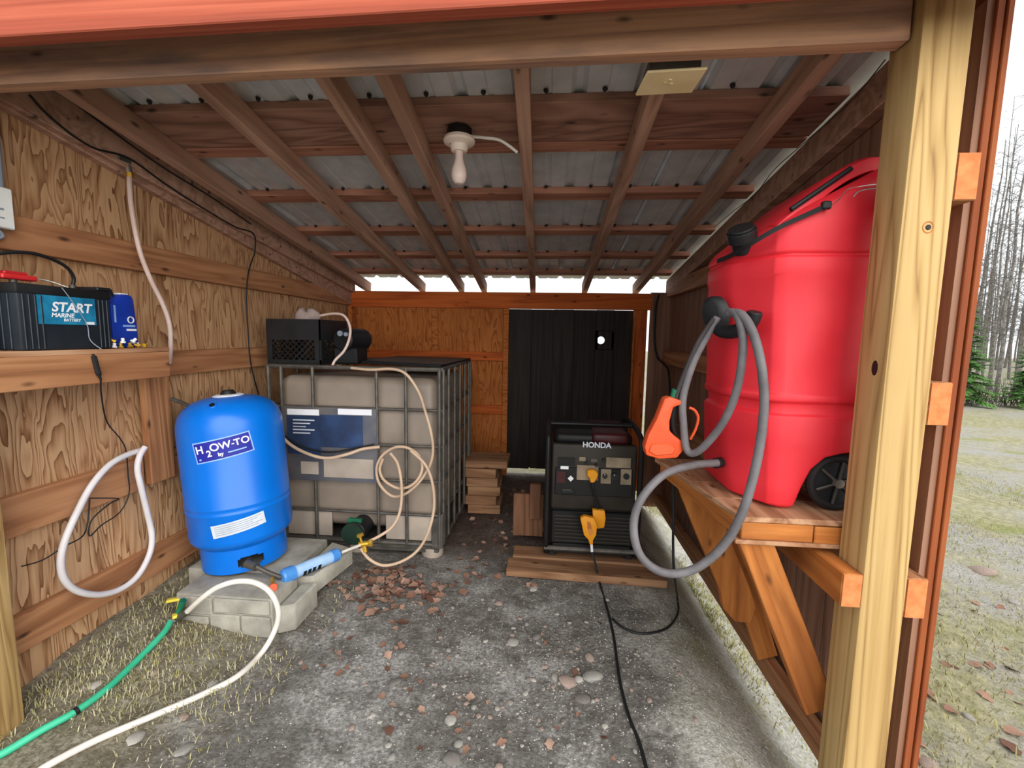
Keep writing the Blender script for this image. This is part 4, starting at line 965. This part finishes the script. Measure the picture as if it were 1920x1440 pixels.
# bag of fittings: brass and plastic fittings in a heap
random.seed(3)
for i in range(12):
    y = 1.665+.012*i+random.uniform(-.004, .004); x = -1.765+random.uniform(-.012, .02); z = 1.3245+.011+(.02 if i in (1, 3, 4, 6) else 0)
    o = thing('pipe_fitting', (x, y, z), 'small %s pipe fitting heaped beside the oil jug' % ('brass' if i % 3 else 'white plastic'), 'fitting', 'loose %s fittings on the shelf' % ('brass' if i % 3 else 'plastic'), (random.uniform(0, 3), random.uniform(0, 3), random.uniform(0, 3)))
    m = BRASS if i % 3 else WHITE
    MB().cyl((-.010, 0, 0), (.007, 0, 0), .006, seg=10).build('barb', m, o, local=True); MB().cyl((.003, 0, 0), (.010, 0, 0), .0095, seg=6).build('hex_nut', m, o, local=True)
# hoses on the wall
tp = thing('wall_tap', atX(240, 312, -1.895), 'small metal tap on the sloping plate above the pink hose', 'tap')
c = atX(240, 312, -1.88); MB().tube([c+V((-.03, 0, .015)), c, c+V((0, .004, -.03))], .012, 10).build('body', CHROME, tp); MB().box((c.x-.01, c.y-.05, c.z+.012), (c.x+.01, c.y+.01, c.z+.03)).build('lever', STEEL, tp, bevel=.003)
MB().cyl(c+V((0, .004, -.025)), c+V((0, .004, -.045)), .014, seg=6).build('hex_nut', BRASS, tp)
hose('water_hose', [c+V((0, .004, -.04)), atX(243, 350, -1.87), atX(248, 400, -1.86), atX(262, 470, -1.85), atX(283, 525, -1.84), atX(305, 570, -1.84), atX(318, 610, -1.84), atX(320, 655, -1.86), atX(318, 680, -1.90)], .0098, PINKH, 'pinkish white hose hanging from the small wall tap down to the girt', 'hose', sub=8)
lp = [(270, 843), (240, 852), (205, 872), (172, 910), (145, 960), (123, 1010), (114, 1050), (120, 1085), (145, 1108), (185, 1115), (225, 1105), (258, 1080), (280, 1040), (285, 1005), (277, 965), (265, 915), (258, 880), (262, 855), (272, 838)]
hose('water_hose', [atX(x, y, -1.865+.0015*i) for i, (x, y) in enumerate(lp)], .0125, LILAC, 'thick lilac white hose hung in a teardrop loop on the left wall', 'hose', sub=8, seg=12)
hose('cable_run', [atX(55, 178, -1.868), atX(100, 225, -1.868), atX(170, 275, -1.868), atX(240, 296, -1.868), atX(310, 345, -1.868), atX(380, 390, -1.868), atX(440, 425, -1.868), atX(475, 438, -1.868), atX(478, 470, -1.89), atX(466, 510, -1.905), atX(462, 560, -1.905), atX(465, 620, -1.905), atX(470, 680, -1.905), atX(485, 740, -1.905)], .0042, BLACKP, 'black cable stapled along the sloping plate and dropping down the left wall', 'cable', sub=6, seg=7)
hose('cable_run', [atX(122, 180, -1.79), atX(200, 238, -1.79), atX(300, 310, -1.79), atX(400, 372, -1.79), atX(470, 420, -1.79)], .0042, BLACKP, 'black cable following the edge rafter above the left wall', 'cable', sub=5, seg=7)
ob = thing('outlet_box', (-1.90, 1.44, 1.74), 'white electrical box with a conduit on the left wall', 'outlet box')
MB().box((-1.929, 1.345, 1.74), (-1.875, 1.452, 1.878)).build('box', OUTW, ob, bevel=.004)
MB().box((-1.876, 1.405, 1.80), (-1.873, 1.42, 1.806)).build('slot', GREYT, ob); MB().box((-1.876, 1.408, 1.772), (-1.873, 1.42, 1.776)).build('slot', GREYT, ob)
MB().tube([(-1.905, 1.437, 1.87), (-1.905, 1.443, 2.22)], .012, 10).build('conduit', GREYT, ob)
MB().tube(cr([(-1.90, 1.41, 1.742), (-1.895, 1.425, 1.715), (-1.90, 1.40, 1.70)], 4), .006, 8).build('cable_clamp', GREYT, ob)

# ================================================================== LAMP AND JUNCTION BOX
lc = atY(861, 268, 1.9)
lm = thing('ceiling_lamp', lc, 'bare bulb in a white porcelain lampholder under the roof plank', 'lamp')
zt_ = zr(1.9)+.09
MB().lathe([(.05, .018), (.052, .02), (.052, zt_-lc.z-.003), (.05, zt_-lc.z)], 8, lc).build('octagon_box', GEND, lm)
MB().lathe([(.03, -.036), (.034, -.03), (.038, -.012), (.062, -.002), (.066, .006), (.062, .018), (.05, .022)], 28, lc).build('lampholder', PORC, lm)
bb = MB().lathe([(.0001, -.165), (.016, -.162), (.027, -.15), (.0325, -.128), (.030, -.105), (.021, -.08), (.0165, -.062), (.0165, -.036)], 20, lc).build('bulb', BULB, lm)
MB().tube([lc+V((-.03, -.02, -.004)), lc+V((-.03, -.02, -.012))], .006, 8).build('fixing_screw', STEEL, lm)
hose('lamp_cable', [lc+V((.045, 0, .025)), atY(905, 258, 1.88), atY(935, 262, 1.88), atY(955, 274, 1.88), atY(970, 286, 1.88)], .006, WHITEP, 'short white cable from the porcelain lampholder to the rafter', 'cable', sub=5)
jb = thing('junction_box', (.335, 1.455, 2.17), 'ivory plated junction box hanging under the rafter behind the beam', 'junction box')
MB().prism([(.262, 1.395, 2.165), (.432, 1.395, 2.170), (.425, 1.512, 2.165), (.25, 1.512, 2.160)], (0, 0, .008)).build('cover_plate', IVORY, jb, bevel=.003)
MB().box((.27, 1.40, 2.174), (.415, 1.50, 2.215)).build('box', STEEL, jb, bevel=.003)
for dx_, dy_ in ((-.008, 0), (.008, .008), (0, -.012)): MB().cyl((.337+dx_, 1.45+dy_, 2.166), (.337+dx_, 1.45+dy_, 2.1625), .006, seg=8).build('knockout', IVORY, jb)

# ================================================================== STONES, LEAVES, GRASS
random.seed(11)
def stonemesh(i):
    bm = bmesh.new(); bmesh.ops.create_icosphere(bm, subdivisions=2, radius=1)
    s = random.uniform(0, 50)
    for v in bm.verts:
        k = 1+.35*noise.noise(v.co*1.3+V((s, 0, 0)))+.12*noise.noise(v.co*3+V((0, s, 0)))
        v.co = V((v.co.x*k, v.co.y*k*.8, v.co.z*k*.42))
    me = bpy.data.meshes.new('stone'); bm.to_mesh(me); bm.free()
    for p in me.polygons: p.use_smooth = True
    me.materials.append(STONEM[i % 4]); return me
SM = [stonemesh(i) for i in range(8)]
def stone(x, y, s, label, grp=None, mi=None, p=None):
    p = p or onG(x, y); o = bpy.data.objects.new('stone', SM[random.randrange(8) if mi is None else mi]); COL.objects.link(o)
    o.location = (p.x, p.y, gh(p.x, p.y)+s*.12); o.rotation_euler = (random.uniform(-.2, .2), random.uniform(-.2, .2), random.uniform(0, 6)); o.scale = (s, s, s*random.uniform(.7, 1))
    return tag(o, label, 'stone', grp)
big = [(962, 1205, .030), (1000, 1105, .026), (1005, 1195, .024), (1065, 1280, .038), (1110, 1270, .042), (1085, 1275, .022), (1092, 1312, .034), (1105, 1235, .026), (1040, 1270, .02), (845, 1352, .026), (848, 1425, .03), (935, 1132, .022), (918, 1142, .016), (1068, 1168, .014), (740, 1280, .03), (975, 1160, .015), (860, 1395, .018), (985, 1300, .015), (525, 1225, .024), (290, 1262, .02), (345, 1408, .034), (180, 1285, .024), (85, 1240, .022), (345, 1345, .02), (400, 1282, .022), (255, 1385, .03)]
for i, (x, y, s) in enumerate(big): stone(x, y, s, ('mid grey', 'pale grey', 'dark grey', 'pinkish buff')[i % 4]+' fist sized stone half sunk in the dirt floor', ('mid grey', 'pale grey', 'dark grey', 'pinkish buff')[i % 4]+' larger stones on the dirt', i % 8)
for i in range(200):
    x, y = random.gauss(960, 170), random.gauss(1270, 80)
    if i % 4 == 0: x, y = random.uniform(560, 1450), random.uniform(1120, 1436)
    if y > 1438 or y < 1090 or x > 1440: continue
    mi = i % 8; cn = ('mid grey', 'pale', 'dark grey', 'pinkish')[mi % 4]
    stone(x, y, random.uniform(.006, .014), 'small '+cn+' pebble lying loose on the dirt floor', cn+' pebbles on the dirt floor', mi)
for x, y, s in ((1842, 1072, .12), (1900, 1130, .06), (1815, 1345, .035), (1738, 1432, .06)):
    stone(x, y, s*.7, {1842: 'flat buff stone sunk in the lawn beyond the siding', 1900: 'small grey rock in the lawn beside the flat buff stone', 1815: 'grey cobble on the gravel outside the siding', 1738: 'pinkish stone at the foot of the siding corner'}[x], None, 3 if x in (1842, 1738) else 0)
# gravel too small to count
gv = MB(); ico = [(0, 0, .6), (.9, 0, -.1), (.25, .85, -.1), (-.75, .5, -.1), (-.7, -.55, -.1), (.3, -.85, -.1)]; icf = [(0, 1, 2), (0, 2, 3), (0, 3, 4), (0, 4, 5), (0, 5, 1)]
for i in range(7500):
    if i % 2: x, y = random.uniform(-1.3, 1.05), random.uniform(1.15, 2.6)
    else: x, y = random.gauss(.25, .55), random.gauss(1.75, .3)
    if i % 5 == 0: x, y = random.uniform(.45, 2.0), random.uniform(1.1, 3.4)
    s = random.uniform(.002, .006)*(1.25 if i % 9 == 0 else 1); a = random.uniform(0, 6)
    m = Matrix.Translation((x, y, gh(x, y)-.0004)) @ Matrix.Rotation(a, 4, 'Z') @ Matrix.Diagonal((s, s*.8, s*.8, 1))
    gv.add(ico, icf, m)
o = gv.build('gravel', plain('gravel_mix', (196, 190, 182), .9, .15, vs=60, c2=(120, 108, 100))); tag(o, 'fine grey gravel scattered over the dirt floor', 'gravel', kind='stuff')
# fallen leaves
def leafmesh(i):
    n = 7; pts = []; w = random.uniform(.28, .42); cu = random.uniform(.15, .5)
    for k in range(n):
        t = k/(n-1); hw = w*math.sin(math.pi*min(1, t*1.02+.02))**.8*(1+.25*math.sin(k*2.4+i)); z = .25*cu*math.sin(t*3+i)
        pts.append((t-.5, hw, z+cu*hw*.9, -hw, z+cu*hw*(.3+.5*(i % 2)), z))
    vs = []; fs = []
    for k, (t, a, za, b, zb, z) in enumerate(pts): vs += [(t, a, za), (t, 0, z), (t, b, zb)]
    for k in range(n-1): fs += [(3*k, 3*k+1, 3*k+4, 3*k+3), (3*k+1, 3*k+2, 3*k+5, 3*k+4)]
    me = bpy.data.meshes.new('fallen_leaf'); me.from_pydata(vs, [], fs)
    for p in me.polygons: p.use_smooth = True
    me.materials.append(LEAFM[i % 4]); return me
LMS = [leafmesh(i) for i in range(10)]
def leaf(p, s, label, grp):
    li = random.randrange(10); cn = ('mid brown', 'tan', 'dark brown', 'pale')[li % 4]
    label = cn+label[label.index(' leaf'):]; grp = cn+' '+grp
    o = bpy.data.objects.new('fallen_leaf', LMS[li]); COL.objects.link(o)
    o.location = (p.x, p.y, gh(p.x, p.y)+s*.10); o.rotation_euler = (random.uniform(-.35, .35), random.uniform(-.35, .35), random.uniform(0, 6.3)); o.scale = (s, s, s)
    tag(o, label, 'leaf', grp)
for i in range(135):
    x, y = random.gauss(735, 55), random.gauss(1098, 26)
    if y < 1062 and x < 840: y = 1062+random.random()*50
    leaf(onG(x, y), random.uniform(.035, .07), 'dry brown leaf in the drift below the front of the tote', 'leaf drift below the tote')
for i in range(95):
    p = V((random.uniform(-.6, -.02), random.uniform(2.35, 3.9), 0)); leaf(p, random.uniform(.03, .06), 'dark brown leaf on the dirt between tote and generator', 'leaves towards the doorway')
for i in range(60):
    x, y = (random.gauss(700, 60), random.gauss(1200, 60)) if i % 2 else (random.uniform(560, 1150), random.uniform(1130, 1430))
    leaf(onG(x, y), random.uniform(.018, .042), 'stray dry leaf lying alone on the open dirt floor', 'stray leaves on the open dirt')
for i in range(26):
    x, y = random.uniform(1700, 1915), random.uniform(1120, 1436)
    if x > 1760-(y-1100)*.12 and x < 1915: leaf(onG(x, y), random.uniform(.04, .09), 'brown leaf lying on the lawn outside the siding', 'leaves on the lawn')
# grass
def blades(n, fn, mat, name, label, h0, h1, wid):
    mb_v = []; mb_f = []
    for i in range(n):
        x, y = fn()
        z = gh(x, y); a = random.uniform(0, 6.3); h = random.uniform(h0, h1); l = random.uniform(.2, 1.3)*h; w = wid*random.uniform(.6, 1.2)
        dx, dy = math.cos(a), math.sin(a); o = len(mb_v)
        mb_v += [(x-dy*w, y+dx*w, z-.002), (x+dy*w, y-dx*w, z-.002), (x+dx*l*.45+dy*w*.7, y+dy*l*.45-dx*w*.7, z+h*.62), (x+dx*l*.45-dy*w*.7, y+dy*l*.45+dx*w*.7, z+h*.62), (x+dx*l, y+dy*l, z+h*.8)]
        mb_f += [(o, o+1, o+2, o+3), (o+3, o+2, o+4)]
    me = bpy.data.meshes.new(name); me.from_pydata(mb_v, [], mb_f); me.materials.append(mat)
    o = bpy.data.objects.new(name, me); COL.objects.link(o); tag(o, label, 'grass', kind='stuff')
def fl_():
    while True:
        x, y = random.uniform(-1.90, -1.02), random.uniform(1.15, 2.2)
        k = noise.noise(V((x*3, y*3, 4)))
        if random.random() < (.25+.75*ss(-1.1, -1.6, x))*(.45+k): 
            if not (-1.7 < x < -1.1 and y > 1.76): return x, y
blades(3600, fl_, MOSS, 'moss_grass', 'yellow green moss and short grass along the foot of the left wall', .008, .034, .0018)
def fo_():
    while True:
        x, y = 1.0+random.random()**1.6*5.5, random.uniform(.9, 7.5)
        if noise.noise(V((x*.9, y*.9, 7)))+.35 > random.random()*.8: return x, y
blades(26000, fo_, GRASS, 'lawn_grass', 'sparse dead lawn grass outside the right wall', .012, .05, .003)

# ================================================================== WOODS BEHIND THE LAWN
random.seed(21)
def tree(x, y, h, r, lean, label, conifer=False):
    z = gh(x, y, False)-.05
    t = thing('spruce_tree' if conifer else 'bare_tree', (x, y, z), label, 'tree', 'spruces at the wood edge' if conifer else 'bare trees of the wood')
    b = V((x, y, z)); top = b+V((lean*h, random.uniform(-.03, .03)*h, h))
    n = 7; pts = [b.lerp(top, k/n)+V((random.uniform(-.05, .05), random.uniform(-.05, .05), 0))*(k > 0) for k in range(n+1)]
    MB().tube(pts, [r*(1-.85*k/n) for k in range(n+1)], 7).build('trunk', BRANCH, t)
    mb = MB()
    if conifer:
        k = .12*h
        while k < h*.98:
            f = 1-k/h; ln = (.20*h)*f+.1
            for q in range(12):
                a = random.uniform(0, 6.3); p = b.lerp(top, min(1, (k+random.uniform(-.03, .03)*h)/h)); e = p+V((math.cos(a)*ln, math.sin(a)*ln, random.uniform(-.4, .15)*ln))
                s = V((-math.sin(a), math.cos(a), 0)); m_ = p.lerp(e, .5)
                for u in range(7):
                    g = p.lerp(e, .15+u*.14); w = ln*(.42*(1-u*.11))
                    for sg in (1, -1):
                        tip = g+s*sg*w+(e-p)*.16+V((0, 0, random.uniform(-.16, .02)*w*3))
                        mb.add([g-(e-p)*.09, g+(e-p)*.12, tip], [(0, 1, 2)])
            k += .055*h
        mb.build('needles', NEEDLE, t, smooth=0)['kind'] = 'stuff'
    else:
        for q in range(int(24+h*4)):
            f = random.uniform(.18, .98); p = b.lerp(top, f); a = random.uniform(0, 6.3); ln = h*random.uniform(.05, .1)*(1.15-f*.75)
            d = V((math.cos(a), math.sin(a), random.uniform(.15, .9))).normalized(); e = p+d*ln; rr = max(.008, r*.2*(1.1-f*.7))
            m_ = p.lerp(e, .5)+V((0, 0, -.04*ln)); mb.tube([p, m_, e], [rr, rr*.7, rr*.3], 3)
            for w in range(5):
                g = p.lerp(e, random.uniform(.3, 1)); d2 = (d+V((random.uniform(-.9, .9), random.uniform(-.9, .9), random.uniform(-.2, .8)))).normalized()
                mb.tube([g, g+d2*ln*random.uniform(.25, .5)], [rr*.4, rr*.18], 3)
        mb.build('branches', TWIG, t, smooth=0)['kind'] = 'stuff'
spots = []
for k in range(6000):
    d = random.uniform(16.5, 56); u = random.uniform(.98, 1.28) if k % 3 else random.uniform(.6, 1.7); x, y = u*d, d
    if x > 11 and len(spots) < 245 and all((x-a)**2+(y-b)**2 > 1.7**2 for a, b in spots): spots.append((x, y))
for k in range(3000):
    d = random.uniform(14, 34); u = random.uniform(-2.2, -.75); x, y = u*d, d
    if x < -12 and len(spots) < 290 and all((x-a)**2+(y-b)**2 > 2.4**2 for a, b in spots): spots.append((x, y))
for x, y in spots:
    LN, RR = random.uniform(-.02, .02), random.uniform(.05, .12)
    tree(x, y, random.uniform(9, 15), RR, LN, ('straight' if abs(LN) < .010 else 'leaning')+(' thin' if RR < .085 else ' stout')+' bare grey tree in the wood beyond the lawn')
for k in range(12):
    d = (14.6, 14.9, 14.7, 15.0, 14.8, 15, 15, 15, 15, 14.5, 15.1, 15)[k]; u = (.99, 1.15, 1.27, 1.075, 1.38, .88, .80, 1.48, 1.57, 1.11, 1.205, .70)[k]
    tree(u*d, d, (2.6, 3.6, 2.4, 1.7, 3.0, 3.2, 2.2, 2.8, 2.5, 1.3, 2.0, 3.4)[k], .04, 0, ('tall ' if k in (1, 4, 5, 11) else 'low bushy ' if k in (3, 9, 10) else 'waist high ')+'young green spruce at the edge of the wood', True)
# low brush bank under the trees
mbk = MB()
for k in range(800):
    d = random.uniform(14.9, 16.4); u = random.uniform(.7, 1.5); x, y = u*d, d; z = gh(x, y, False)
    a = random.uniform(0, 6.3); h = random.uniform(.2, .9); mbk.tube([(x, y, z), (x+math.cos(a)*.4*h, y+math.sin(a)*.4*h, z+h)], [.012, .004], 3)
o = mbk.build('brush', TWIG, None, smooth=0); tag(o, 'tangled low brush along the edge of the wood', 'brush', kind='stuff')
